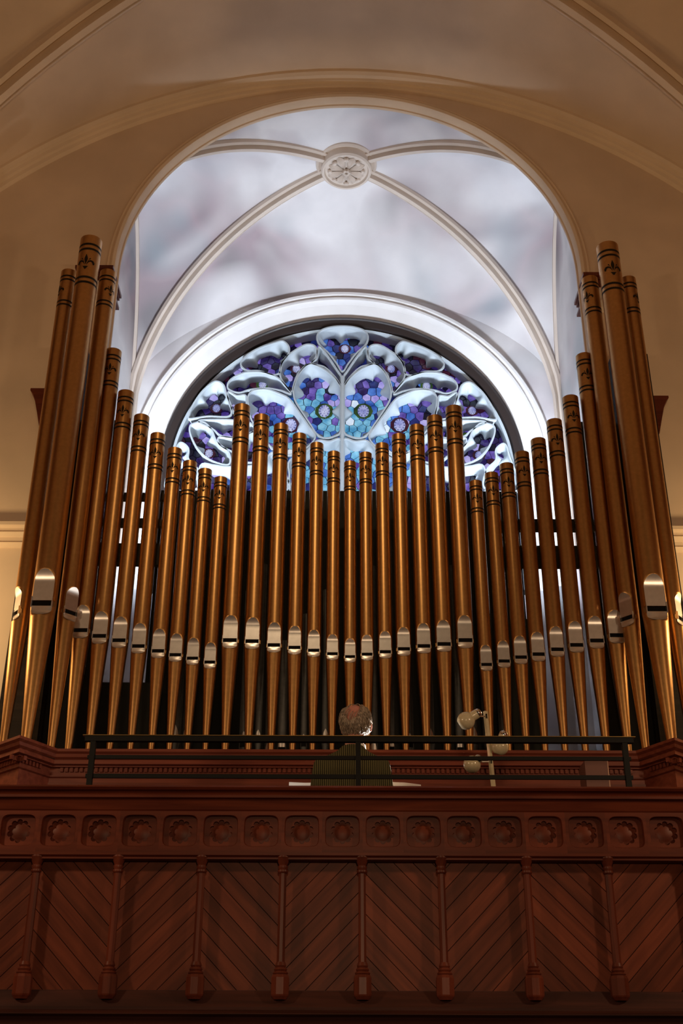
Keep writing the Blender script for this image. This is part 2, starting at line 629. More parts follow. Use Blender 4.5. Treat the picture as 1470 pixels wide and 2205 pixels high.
for sa in (-1, 1):
    for sb in (-1, 1):
        pts = []
        for k in range(49):
            t = 0.075 + 0.92 * k / 48
            a = t
            d = VC + sb * VD * a
            pts.append(Vector((VX + sa * VW * a, d, E_ + VS + VH * math.sqrt(1 - a * a))))
        pts = [p for p in pts if V0 + .13 < p.y < V1 - .02]
        us, vs = rib_path(pts)
        if sb > 0:                                   # the rib runs on down the corner as a shaft
            e = pts[-1]
            for dz in (.25, .6, 1.2, 2.2):
                pts.append(Vector((e.x + sa * .004, e.y, e.z - dz)))
                us.append(us[-1].copy())
                vs.append(Vector((-sa * .55, -.83, 0)))
        MB().sweep(pts, us, vs, [(a * .62, b * .7) for a, b in RIB]).build('vault_rib', M['rib'], ceil_a)
# boss
bz = E_ + VS + VH
boss = MB().lathe([(.335, .05), (.335, -.02), (.32, -.04), (.30, -.02), (.282, -.015), (.278, -.10), (.262, -.12), (.245, -.115), (.235, -.085), (.001, -.085)], 48, Matrix.Translation((VX, VC, bz)), cap=False).build('boss', M['rib'], ceil_a)
lf = MB()
for k in range(8):
    a = 2 * PI * k / 8 + PI / 8
    rr = .215 if k % 2 else .205
    L = [(0.03, .0, .02), (.07, .018, .035), (.12, .04, .05), (.16, .055, .045), (rr - .02, .03, .03), (rr, .002, .012)]
    c_, s_ = math.cos(a), math.sin(a)
    rws = []
    for (r, hw, dz) in L:
        rws.append([Vector((VX + c_ * r - s_ * u * hw, VC + s_ * r + c_ * u * hw, bz - .085 - dz * (1 - .75 * abs(u) ** 1.5) + (.012 if abs(u) < .2 else 0))) for u in (-1, -.6, -.2, 0, .2, .6, 1)])
    lf.rows(rws)
    for u in (-1, 1):
        p = Vector((VX + c_ * .17 - s_ * u * .062, VC + s_ * .17 + c_ * u * .062, bz - .105))
        lf.lathe([(.001, -.028), (.018, -.02), (.024, 0), (.001, .02)], 8, Matrix.Translation(p), cap=False)
lf.build('boss_leaves', M['rib'], boss)
kn = MB()
for k in range(6):
    a = 2 * PI * k / 6
    kn.lathe([(.001, -.035), (.016, -.025), (.02, 0), (.001, .01)], 8, Matrix.Translation((VX + .03 * math.cos(a), VC + .03 * math.sin(a), bz - .11)), cap=False)
kn.build('boss_berries', M['rib'], boss)

# ---- back wall of the recess with the round-headed window
WX, WZ, WR = 0.005, 6.02, 1.98
WY = 10.70
mb = MB()
xs = [VX - VW * math.cos(PI * k / 90) for k in range(91)]
xs += [WX - 2.26, WX + 2.26]
xs.sort()
for a, b in zip(xs[:-1], xs[1:]):
    mid = (a + b) / 2
    def lo2(x):
        q = 2.26 ** 2 - (x - WX) ** 2
        return WZ + math.sqrt(max(q, 0))
    ins = abs(mid - WX) < 2.26
    za, zb = (lo2(a), lo2(b)) if ins else (.6, .6)
    mb.add([(a, WY, E_ + za), (b, WY, E_ + zb), (b, WY, E_ + VS + vz1(b) + .02), (a, WY, E_ + VS + vz1(a) + .02)], [(0, 1, 2, 3)])
mb.box((VX - VW, WY + .3, E_ + .6), (VX + VW, WY + .4, E_ + 5.2))
struct(mb.build('wall_recess_back', M['alcove'], None, 0), 'pale wall of the recess around the round-headed window')
win = thing('window_1', 'round-headed stained glass window with flowing stone tracery', None, (WX, WY, E_ + WZ))
win['kind'] = 'structure'


def wmesh(m):
    """shift a world-space MB into the window's frame"""
    m.v = [(x - WX, y - WY, z - E_ - WZ) for x, y, z in m.v]
    return m


def arch_obj(name, prof, mat, stilt=1.4, n=80):
    rows = [[Vector((WX + r, y, E_ + WZ - stilt)) for r, y in prof]]
    for k in range(n + 1):
        a = PI * k / n
        rows.append([Vector((WX + r * math.cos(a), y, E_ + WZ + r * math.sin(a))) for r, y in prof])
    rows.append([Vector((WX - r, y, E_ + WZ - stilt)) for r, y in prof])
    m = MB()
    m.rows(rows, False, True)
    return wmesh(m).build(name, mat, win)


arch_obj('surround_moulding', [(2.30, WY + .02), (2.30, WY - .03), (2.28, WY - .055), (2.25, WY - .05), (2.235, WY - .03), (2.22, WY - .03), (2.205, WY - .05), (2.18, WY - .045), (2.165, WY - .02), (2.14, WY + .0), (2.14, WY + .02)], M['alcove_trim'])
arch_obj('splayed_reveal', [(2.15, WY - .005), (2.01, WY + .09), (2.005, WY + .08), (1.99, WY + .09), (1.99, WY + .14), (2.2, WY + .14)], M['alcove_trim'])
arch_obj('frame', [(2.0, WY + .07), (1.99, WY + .045), (1.972, WY + .04), (1.962, WY + .055), (1.955, WY + .055), (1.895, WY + .075), (1.88, WY + .26), (2.0, WY + .26)], M['frame_dark'])

# tracery: every light is a splayed stone ring with a cusped opening
TF, TB, TG = WY + .06, WY + .245, WY + .262
SC1 = 1470 / 410.0


def cp(cx, cy):
    p = P(340 + cx / SC1, 660 + cy / SC1, TF)
    return (p.x - WX + .0, p.z - E_ - WZ)


def catmull(pts, n):
    """closed smooth loop resampled to n points"""
    L = len(pts)
    out = []
    for i in range(L):
        p0, p1, p2, p3 = (Vector(pts[(i + k) % L]) for k in (-1, 0, 1, 2))
        for k in range(12):
            t = k / 12
            out.append(0.5 * (2 * p1 + (p2 - p0) * t + (2 * p0 - 5 * p1 + 4 * p2 - p3) * t * t + (3 * p1 - p0 - 3 * p2 + p3) * t ** 3))
    ln = [0]
    for a, b in zip(out, out[1:] + out[:1]):
        ln.append(ln[-1] + (b - a).length)
    tot = ln[-1]
    res = []
    j = 0
    for k in range(n):
        s = tot * k / n
        while ln[j + 1] < s:
            j += 1
        a, b = out[j], out[(j + 1) % len(out)]
        res.append(a.lerp(b, (s - ln[j]) / max(1e-9, ln[j + 1] - ln[j])))
    return res, tot


LIGHTS = [
    # (outline in crop pixels, cusps, inset)
    ([(1425, 960), (1425, 800), (1425, 655), (1400, 585), (1345, 525), (1280, 480), (1190, 448), (1130, 490), (1085, 570), (1062, 660), (1078, 735), (1130, 820), (1190, 910), (1240, 985), (1300, 1018), (1385, 1000)], 7, .055),
    ([(1045, 660), (1000, 610), (962, 550), (958, 480), (1000, 400), (1080, 338), (1160, 298), (1225, 310), (1238, 370), (1205, 430), (1140, 470), (1085, 540), (1060, 615)], 5, .05),
    ([(1430, 548), (1400, 500), (1340, 410), (1270, 318), (1248, 340), (1242, 400), (1205, 442), (1300, 470), (1380, 545), (1426, 610)], 3, .022),
    ([(900, 530), (800, 500), (700, 495), (655, 450), (665, 380), (720, 310), (800, 275), (900, 262), (980, 272), (1026, 320), (1015, 380), (970, 440), (955, 510)], 5, .055),
    ([(1040, 675), (985, 600), (930, 550), (830, 513), (700, 512), (610, 545), (560, 590), (560, 640), (640, 668), (720, 645), (850, 633), (960, 650)], 5, .045),
    ([(1032, 722), (960, 680), (860, 645), (760, 650), (715, 690), (712, 760), (728, 850), (760, 920), (820, 1000), (900, 1100), (1000, 1150), (1150, 1100), (1228, 1012), (1180, 930), (1110, 830)], 8, .055),
    ([(560, 850), (400, 850), (260, 868), (208, 820), (215, 740), (270, 640), (350, 583), (450, 573), (520, 610), (545, 690), (580, 780)], 6, .055),
    ([(560, 662), (620, 692), (690, 690), (700, 760), (716, 850), (640, 862), (590, 800), (560, 730)], 3, .03),
    ([(300, 905), (370, 898), (430, 960), (470, 1050), (560, 1130), (560, 1222), (430, 1192), (330, 1112), (270, 1000), (263, 930)], 5, .05),
    ([(330, 890), (450, 878), (600, 882), (720, 900), (758, 960), (650, 1010), (510, 1002), (440, 950)], 5, .035),
    ([(490, 1012), (640, 1022), (760, 975), (850, 1080), (830, 1180), (700, 1204), (585, 1122), (500, 1080)], 5, .04),
    ([(78, 1340), (90, 1150), (130, 1070), (200, 1055), (250, 1100), (250, 1180), (322, 1262), (330, 1400), (100, 1420)], 5, .05),
    ([(345, 1232), (450, 1230), (560, 1242), (800, 1222), (900, 1130), (1000, 1185), (1005, 1300), (1000, 1440), (600, 1450), (345, 1440)], 7, .05),
    ([(1428, 1035), (1335, 1045), (1245, 1040), (1160, 1122), (1032, 1195), (1030, 1300), (1035, 1440), (1230, 1450), (1425, 1440), (1428, 1240)], 7, .05),
]
TOPL = [(1438, 505), (1392, 440), (1330, 360), (1265, 300), (1242, 240), (1272, 190), (1345, 164), (1438, 156)]


def stone_light(pts, cusps, inset, mirror):
    loop, tot = catmull(pts, 96)
    if mirror:
        loop = [Vector((-p.x, p.y)) for p in loop][::-1]
    area = sum(a.x * b.y - b.x * a.y for a, b in zip(loop, loop[1:] + loop[:1]))
    if area < 0:
        loop = loop[::-1]
    n = len(loop)
    nrm = []
    for i in range(n):
        t = (loop[(i + 2) % n] - loop[i - 2]).normalized()
        nrm.append(Vector((-t.y, t.x)))
    rows = []
    for q, (dk, y) in enumerate([(-.010, TF + .03), (-.010, TF - .014), (.006, TF - .014), (.012, TF + .006), (.10, TF + .03), (.32, TF + .065), (.65, TF + .105), (.95, TF + .14), (1.0, TF + .165), (.9, TB + .015)]):
        row = []
        for i in range(n):
            ph = cusps * i / n
            c = abs(math.cos(PI * ph)) ** 9
            d = inset * (0.18 + 1.75 * c) if dk > .02 else 0
            off = dk if dk < .02 else dk * d
            p = loop[i] + nrm[i] * off
            row.append(Vector((p.x, y - WY, p.y)))
        rows.append(row)
    # keep the opening from folding over itself: relax the inner rows
    for row in rows[4:]:
        for _ in range(1):
            old = [v.copy() for v in row]
            for i in range(n):
                row[i] = old[i] * .7 + (old[i - 1] + old[(i + 1) % n]) * .15
    m = MB()
    m.rows(rows, False, True)
    m.build('tracery_light', M['stone'], win, 50)


AXC = cp(1438, 500)[0]
for pts, cu, ins in LIGHTS:
    pp = []
    for p in pts:
        x, z = cp(*p)
        x -= AXC
        r = math.hypot(x, z)
        k = (1.79 + (r - 1.79) * .3) / r if r > 1.79 and z > 0 else 1
        pp.append((x * k, z * k))
    for mir in (False, True):
        stone_light(pp, cu, ins, mir)
tp = [(cp(*p)[0] - AXC, cp(*p)[1]) for p in TOPL]
tp = [(0, tp[0][1])] + tp[1:-1] + [(0, tp[-1][1])] + [(-x, z) for x, z in tp[1:-1][::-1]]
stone_light(tp, 6, .06, False)
# outer stone rim and the central mullion
arch_obj('stone_rim', [(1.885, TF + .06), (1.875, TF + .04), (1.85, TF + .06), (1.85, TB + .02), (1.885, TB + .02)], M['stone'])
zt, zb = cp(1438, 540)[1], cp(1438, 1450)[1]
mm = MB()
mm.poly_prism([(-.03, .1), (-.03, .01), (-.012, -.02), (.012, -.02), (.03, .01), (.03, .1)], zb, zt, lambda p, d: Vector((p[0], p[1] + TF - WY, d)))
mm.build('mullion', M['stone'], win)

# ---- glass panes: Voronoi quarries with lead between them
def clip(poly, px, py, nx_, ny_):
    out = []
    for i in range(len(poly)):
        a, b = poly[i], poly[(i + 1) % len(poly)]
        da = (a[0] - px) * nx_ + (a[1] - py) * ny_
        db = (b[0] - px) * nx_ + (b[1] - py) * ny_
        if da <= 0:
            out.append(a)
        if da * db < 0:
            t = da / (da - db)
            out.append((a[0] + (b[0] - a[0]) * t, a[1] + (b[1] - a[1]) * t))
    return out


rg = random.Random(11)
seeds = []
pitch = .092
zlo = -0.62
nrow = int((1.92 - zlo) / (pitch * .9))
for r in range(nrow + 1):
    for c in range(-21, 22):
        x = (c + (.5 if r % 2 else 0)) * pitch + rg.uniform(-.3, .3) * pitch
        z = zlo + r * pitch * .9 + rg.uniform(-.3, .3) * pitch
        if x * x + z * z < 1.92 ** 2 or (z < 0 and abs(x) < 1.92):
            seeds.append((x, z))
faces_px = [(698, 886), (782, 886), (626, 916), (860, 916), (466, 880), (1016, 885), (565, 829), (918, 832), (638, 795), (842, 795), (742, 752), (450, 977), (1031, 981)]
faces = []
for (fx, fy) in faces_px:
    p = P(fx, fy, TG)
    faces.append((p.x - WX, p.z - E_ - WZ))


def colour(x, z):
    r = math.hypot(x, z)
    k = rg.random()
    if abs(x) < .62 and z < .95:          # pale blue heart of the window
        t = ['cyan'] * 9 + ['blue'] * 7 + ['white'] * 2 + ['deep'] * 2 + ['purple'] * 1
    elif abs(x) < .85 and z < 1.1:
        t = ['blue'] * 6 + ['cyan'] * 3 + ['purple'] * 6 + ['deep'] * 2 + ['lav'] * 2
    elif z > 1.45 and abs(x) < .4:
        t = ['blue'] * 4 + ['purple'] * 3 + ['black'] * 5 + ['deep'] * 3
    elif r > 1.55:
        t = ['black'] * 8 + ['violet'] * 6 + ['purple'] * 3 + ['lav'] * 1 + ['maroon'] * 2
    else:
        t = ['purple'] * 7 + ['violet'] * 5 + ['lav'] * 3 + ['black'] * 4 + ['deep'] * 3 + ['green'] * 1 + ['blue'] * 1
    return t[int(k * len(t))]


cells = []
for i, (x, z) in enumerate(seeds):
    poly = [(x - .15, z - .15), (x + .15, z - .15), (x + .15, z + .15), (x - .15, z + .15)]
    for j, (a, b) in enumerate(seeds):
        if i != j and abs(a - x) < .3 and abs(b - z) < .3:
            dx, dz = a - x, b - z
            poly = clip(poly, (x + a) / 2, (z + b) / 2, dx, dz)
            if len(poly) < 3:
                break
    if len(poly) < 3:
        continue
    cx_, cz_ = sum(p[0] for p in poly) / len(poly), sum(p[1] for p in poly) / len(poly)
    poly = [(cx_ + (p[0] - cx_) * .91, cz_ + (p[1] - cz_) * .91) for p in poly]
    vis = z > zat(1062, TG) - E_ - WZ
    area = abs(sum(p[0] * q[1] - q[0] * p[1] for p, q in zip(poly, poly[1:] + poly[:1]))) / 2
    cells.append((vis, area, poly, colour(x, z)))
cells.sort(key=lambda c: (-c[0], -c[1]))
rest = {}
gy = TG - WY
for k, (vis, area, poly, cn) in enumerate(cells):
    if vis and k < 275:
        MB().poly_prism(poly, gy, gy + .008, lambda p, d: Vector((p[0], d, p[1]))).build('pane', G[cn], win, 0)
    else:
        rest.setdefault(cn, MB()).poly_prism(poly, gy, gy + .008, lambda p, d: Vector((p[0], d, p[1])))
me_rest = MB()
mats_ = list(rest)
me = bpy.data.meshes.new('small_panes')
vv, ff, mi = [], [], []
for q, cn in enumerate(mats_):
    o = len(vv)
    vv += rest[cn].v
    ff += [tuple(i + o for i in f) for f in rest[cn].f]
    mi += [q] * len(rest[cn].f)
me.from_pydata(vv, [], ff)
for cn in mats_:
    me.materials.append(G[cn])
me.polygons.foreach_set('material_index', mi)
o = link('small_panes', me, win)
o['kind'] = 'stuff'
for i, (x, z) in enumerate(faces):
    big = i < 4
    ra, rb = (.062, .078) if big else (.043, .05)
    sur = 'green' if i in (0, 1, 6, 7) else 'maroon'
    ring = MB()
    n = 9
    for k in range(n):
        a, b2 = 2 * PI * k / n, 2 * PI * (k + .95) / n
        q = [(x + ra * 1.08 * math.cos(a), z + rb * 1.08 * math.sin(a)), (x + ra * 1.75 * math.cos(a), z + rb * 1.35 * math.sin(a)), (x + ra * 1.75 * math.cos(b2), z + rb * 1.35 * math.sin(b2)), (x + ra * 1.08 * math.cos(b2), z + rb * 1.08 * math.sin(b2))]
        ring.poly_prism(q, gy - .008, gy - .002, lambda p, d: Vector((p[0], d, p[1])))
    ring.build('medallion_border', G[sur], win, 0)
    el = [(x + ra * math.cos(2 * PI * k / 20), z + rb * math.sin(2 * PI * k / 20)) for k in range(20)]
    f = MB().poly_prism(el, gy - .012, gy - .004, lambda p, d: Vector((p[0], d, p[1]))).build('face_medallion', G['face'], win, 0)
    hr = MB()
    for k in range(11):                            # hair and beard round the painted face
        a = PI * (-.38 + 1.76 * k / 10)
        q0 = .66 + .12 * rg.random()
        da = .14
        q = [(x + ra * q0 * math.cos(a - da), z + rb * q0 * math.sin(a - da)), (x + ra * math.cos(a - da), z + rb * math.sin(a - da)), (x + ra * math.cos(a + da), z + rb * math.sin(a + da)), (x + ra * q0 * math.cos(a + da), z + rb * q0 * math.sin(a + da))]
        hr.poly_prism(q, gy - .0135, gy - .012, lambda p, d: Vector((p[0], d, p[1])))
    for (ex, ez, ew, eh) in ((-.27, .12, .13, .035), (.27, .12, .13, .035), (.05, -.1, .045, .16), (0, -.42, .2, .04)):
        q = [(x + ra * (ex + ew * math.cos(2 * PI * k / 8)), z + rb * (ez + eh * math.sin(2 * PI * k / 8))) for k in range(8)]
        hr.poly_prism(q, gy - .0135, gy - .012, lambda p, d: Vector((p[0], d, p[1])))
    hr.build('painted_lines', G['hairline'], f, 0)
# lead net and saddle backing
MB().poly_prism([(1.95 * math.cos(PI * k / 40), 1.95 * math.sin(PI * k / 40)) for k in range(41)] + [(-1.95, zlo - .1), (1.95, zlo - .1)], gy + .01, gy + .018, lambda p, d: Vector((p[0], d, p[1]))).build('leading', M['lead'], win, 0)

# ================================================================== ORGAN CASE
CZ = E_ + 2.025
case = thing('organ_case', 'mahogany organ case with dentil cornice and two pointed tower bases', 'organ case', (0.05, 7.6, E_ + 0.66))
CO = case.location


def cm(m):
    m.v = [(x - CO.x, y - CO.y, z - CO.z) for x, y, z in m.v]
    return m


Lc, Rc = P(42, 1584, 7.14), P(1453, 1594, 7.14)
PATH = [(Lc.x - .55, 8.17), (Lc.x - .55, 7.70), (Lc.x, 7.16), (Lc.x + .165, 7.47), (Rc.x - .165, 7.47), (Rc.x, 7.16), (Rc.x + .55, 7.70), (Rc.x + .55, 8.17)]
CORN = [(-.25, 0), (.02, 0), (.02, -.018), (.0, -.03), (-.005, -.05), (-.028, -.062), (-.028, -.07), (-.018, -.072), (-.018, -.092), (-.05, -.097), (-.05, -.104), (-.25, -.104)]
cm(MB().plan(PATH, [(o, CZ + z) for o, z in CORN])).build('cornice', M['case'], case, 25)
cm(MB().plan(PATH, [(-.25, CZ - .10), (-.085, CZ - .10), (-.085, CZ - .32), (-.25, CZ - .32)])).build('frieze_panel', M['case'], case, 0)
dn = MB()
for a, b in zip(PATH[:-1], PATH[1:]):
    a, b = Vector(a), Vector(b)
    t = (b - a).normalized()
    nn = Vector((t.y, -t.x))
    L = (b - a).length
    k = 0.03
    while k < L - .03:
        c = a + t * k - nn * .085
        m = Matrix.Translation((c.x, c.y, CZ - .118)) @ Matrix.Rotation(math.atan2(t.y, t.x), 4, 'Z')
        dn.box((-.0095, -.016, -.014), (.0095, .004, .014), m)
        k += .033
o = cm(dn).build('dentils', M['case'], case, 0)
o['kind'] = 'stuff'
cm(MB().plan(PATH, [(-.25, CZ - .155), (-.07, CZ - .155), (-.07, CZ - .165), (-.085, CZ - .172), (-.25, CZ - .172)])).build('lower_bead', M['case'], case, 0)
for c, s in ((Lc, 1), (Rc, -1)):
    m = MB()
    top = [(c.x - .5, 7.72), (c.x, 7.245), (c.x + s * .0 + .5, 7.72)]
    zt = CZ - .32
    m.add([(c.x - .36, 7.6, zt), (c.x, 7.25, zt), (c.x + .36, 7.6, zt), (c.x, 7.55, zt - .16)], [(0, 1, 3), (1, 2, 3), (0, 3, 2), (0, 2, 1)])
    cm(m).build('tower_pendant', M['case'], case, 0)
cm(MB().box((Lc.x - .5, 7.55, E_ + .66), (Rc.x + .5, 7.62, CZ - .2))).build('base_panel', M['case'], case, 0)
# toe board on which the pipes stand
tb = MB()
tb.poly_prism([(Lc.x - .5, 7.72), (Lc.x, 7.22), (Lc.x + .16, 7.5), (Rc.x - .16, 7.5), (Rc.x, 7.22), (Rc.x + .5, 7.72), (Rc.x + .5, 8.17), (Lc.x - .5, 8.17)], CZ - .06, CZ, lambda p, d: Vector((p[0], p[1], d)))
cm(tb).build('toe_board', M['darkwood'], case, 0)
# frames behind the side pipes: things of their own, standing on the toe board
FR = {}
for sx, nm in ((-1, 'left'), (1, 'right')):
    FR[sx] = thing('pipe_frame', 'dark wooden frame with bracket cornice behind the %s tower pipes' % nm, 'frame', CO, 0, 'frames behind the side pipes')
# rack boards behind the side pipes
for sx, ys in ((-1, ((1172, 1218), (1063, 1078), (1118, 1135))), (1, ((1177, 1223), (1120, 1144)))):
    for (ya, yb) in ys:
        xa = 250 if sx < 0 else 1105
        za, zb = zat(ya, 7.76, xa), zat(yb, 7.76, xa)
        x0, x1 = (P(150, 1150, 7.8).x, P(350, 1150, 7.8).x) if sx < 0 else (P(1090, 1150, 7.8).x, P(1330, 1150, 7.8).x)
        cm(MB().box((x0, 7.74, zb), (x1, 7.78, za))).build('rack_board', M['darkwood'], FR[sx], 0)
# tower back posts with bracket cornices
for sx in (-1, 1):
    bx = Lc.x if sx < 0 else Rc.x
    zt = zat(752 if sx < 0 else 768, 7.9, 110 if sx < 0 else 1388)
    x_out = P(112, 752, 7.9).x if sx < 0 else P(1391, 768, 7.9).x
    xa, xb = sorted((x_out, x_out - sx * .30))
    post = cm(MB().box((xa, 7.86, CZ), (xb, 8.0, zt))).build('tower_post', M['darkwood'], FR[sx], 0)
    zc = zat(857 if sx < 0 else 873, 8.05, 80 if sx < 0 else 1425)
    xe = P(71, 857, 8.0).x if sx < 0 else P(1433, 873, 8.0).x
    xw = x_out - sx * .02
    br = MB()
    st = [(xe, zc), (xe, zc - .02), (xe + (xw - xe) * .15, zc - .05), (xe + (xw - xe) * .3, zc - .10), (xe + (xw - xe) * .55, zc - .24), (xe + (xw - xe) * .75, zc - .36), (xw, zc - .42), (xw, zc)]
    br.poly_prism(st, 7.9, 8.17, lambda p, d: Vector((p[0], d, p[1])))
    cm(br).build('bracket_cornice', M['wood'], post, 0)

for sx in (-1, 1):
    xo = P(118, 900, 7.9).x if sx < 0 else P(1385, 900, 7.9).x
    xi = -1.79 if sx < 0 else 1.90
    xa, xb = sorted((xo, xi))
    cm(MB().box((xa, 8.01, CZ), (xb, 8.04, zat(905, 8.0)))).build('back_panel', M['swell'], FR[sx], 0)
    xa, xb = (-1.79, -1.38) if sx < 0 else (1.24, 1.46)
    cm(MB().box((xa, 8.01, CZ), (xb, 8.04, zat(1470 if sx < 0 else 1330, 8.0)))).build('back_panel', M['swell'], FR[sx], 0)
# swell box in the recess
zs = zat(1057, 8.3)
sw = thing('swell_box', 'black box standing behind the gold pipes below the window', 'organ box', (0.03, 9.0, CZ - .07))
SX0, SX1 = P(347, 1057, 8.3).x, P(1112, 1057, 8.3).x
for nm, a, b in (('front', (SX0, 8.3, CZ - .07), (SX1, 8.34, zs)), ('side', (SX0, 8.34, CZ - .07), (SX0 + .04, 9.6, zs)), ('side', (SX1 - .04, 8.34, CZ - .07), (SX1, 9.6, zs)), ('top', (SX0 + .04, 8.34, zs - .04), (SX1 - .04, 9.6, zs)), ('back', (SX0 + .04, 9.56, CZ - .07), (SX1 - .04, 9.6, zs - .04))):
    m = MB().box(a, b)
    m.v = [(x - .03, y - 9.0, z - CZ + .07) for x, y, z in m.v]
    m.build(nm, M['swell'], sw, 0)
struct(MB().box((VX - VW, 8.21, CZ - .17), (VX + VW, WY + .3, CZ - .07)).build('floor.001', M['darkwood'], None, 0))

# ================================================================== PIPES
def clamped_rings(zs, rad, clampf, n=32):
    rows = []
    for z in zs:
        R = rad(z)
        c = clampf(z)
        row = []
        for k in range(n):
            a = 2 * PI * k / n + PI / n
            x, y = R * math.cos(a), R * math.sin(a)
            if y < -c:
                y = -c
            row.append(Vector((x, y, z)))
        rows.append(row)
    return rows


def strip(R, off, pts, cols=3):
    """curved stencil strip on a cylinder: pts = (x, z, halfwidth, dirx, dirz)"""
    rows = []
    for (x, z, hw, dx, dz) in pts:
        row = []
        for k in range(cols):
            u = -1 + 2 * k / (cols - 1)
            xx, zz = x + dx * hw * u, z + dz * hw * u
            a = xx / R
            row.append(Vector((math.sin(a) * (R + off), -math.cos(a) * (R + off), zz)))
        rows.append(row)
    return rows


def fleur(R, zc, S):
    """fleur-de-lis, S = height"""
    m = MB()
    off = .0012
    H = S

    def q(x, z):
        return x * S, zc + z * S

    # centre leaf
    L = []
    for t, hw in ((.5, .004), (.42, .03), (.3, .072), (.18, .09), (.05, .07), (-.08, .03), (-.2, .006)):
        x, z = q(0, t)
        L.append((x, z, hw * S, 1, 0))
    m.rows(strip(R, off, L, 5))
    for s in (-1, 1):
        # curled side petals
        ctr = [(.05, -.20, .010), (.09, -.08, .022), (.15, .02, .040), (.24, .075, .055), (.34, .06, .070), (.40, -.02, .072), (.41, -.10, .050), (.385, -.145, .012)]
        L = []
        for i, (x, z, hw) in enumerate(ctr):
            a, b = ctr[max(i - 1, 0)], ctr[min(i + 1, len(ctr) - 1)]
            t = Vector((b[0] - a[0], b[1] - a[1])).normalized()
            X, Z = q(s * x, z)
            L.append((X, Z, hw * S, -t.y * s, t.x))
        m.rows(strip(R, off, L, 3))
        # stamens with dots
        ctr = [(.05, -.2, .006), (.10, .0, .009), (.16, .15, .010), (.19, .19, .028), (.215, .225, .032), (.235, .255, .006)]
        L = []
        for i, (x, z, hw) in enumerate(ctr):
            a, b = ctr[max(i - 1, 0)], ctr[min(i + 1, len(ctr) - 1)]
            t = Vector((b[0] - a[0], b[1] - a[1])).normalized()
            X, Z = q(s * x, z)
            L.append((X, Z, hw * S, -t.y * s, t.x))
        m.rows(strip(R, off, L, 3))
    # foot
    L = []
    for t, hw in ((-.28, .165), (-.32, .125), (-.36, .09), (-.41, .075), (-.46, .03), (-.5, .003)):
        x, z = q(0, t)
        L.append((x, z, hw * S, 1, 0))
    m.rows(strip(R, off, L, 5))
    return m


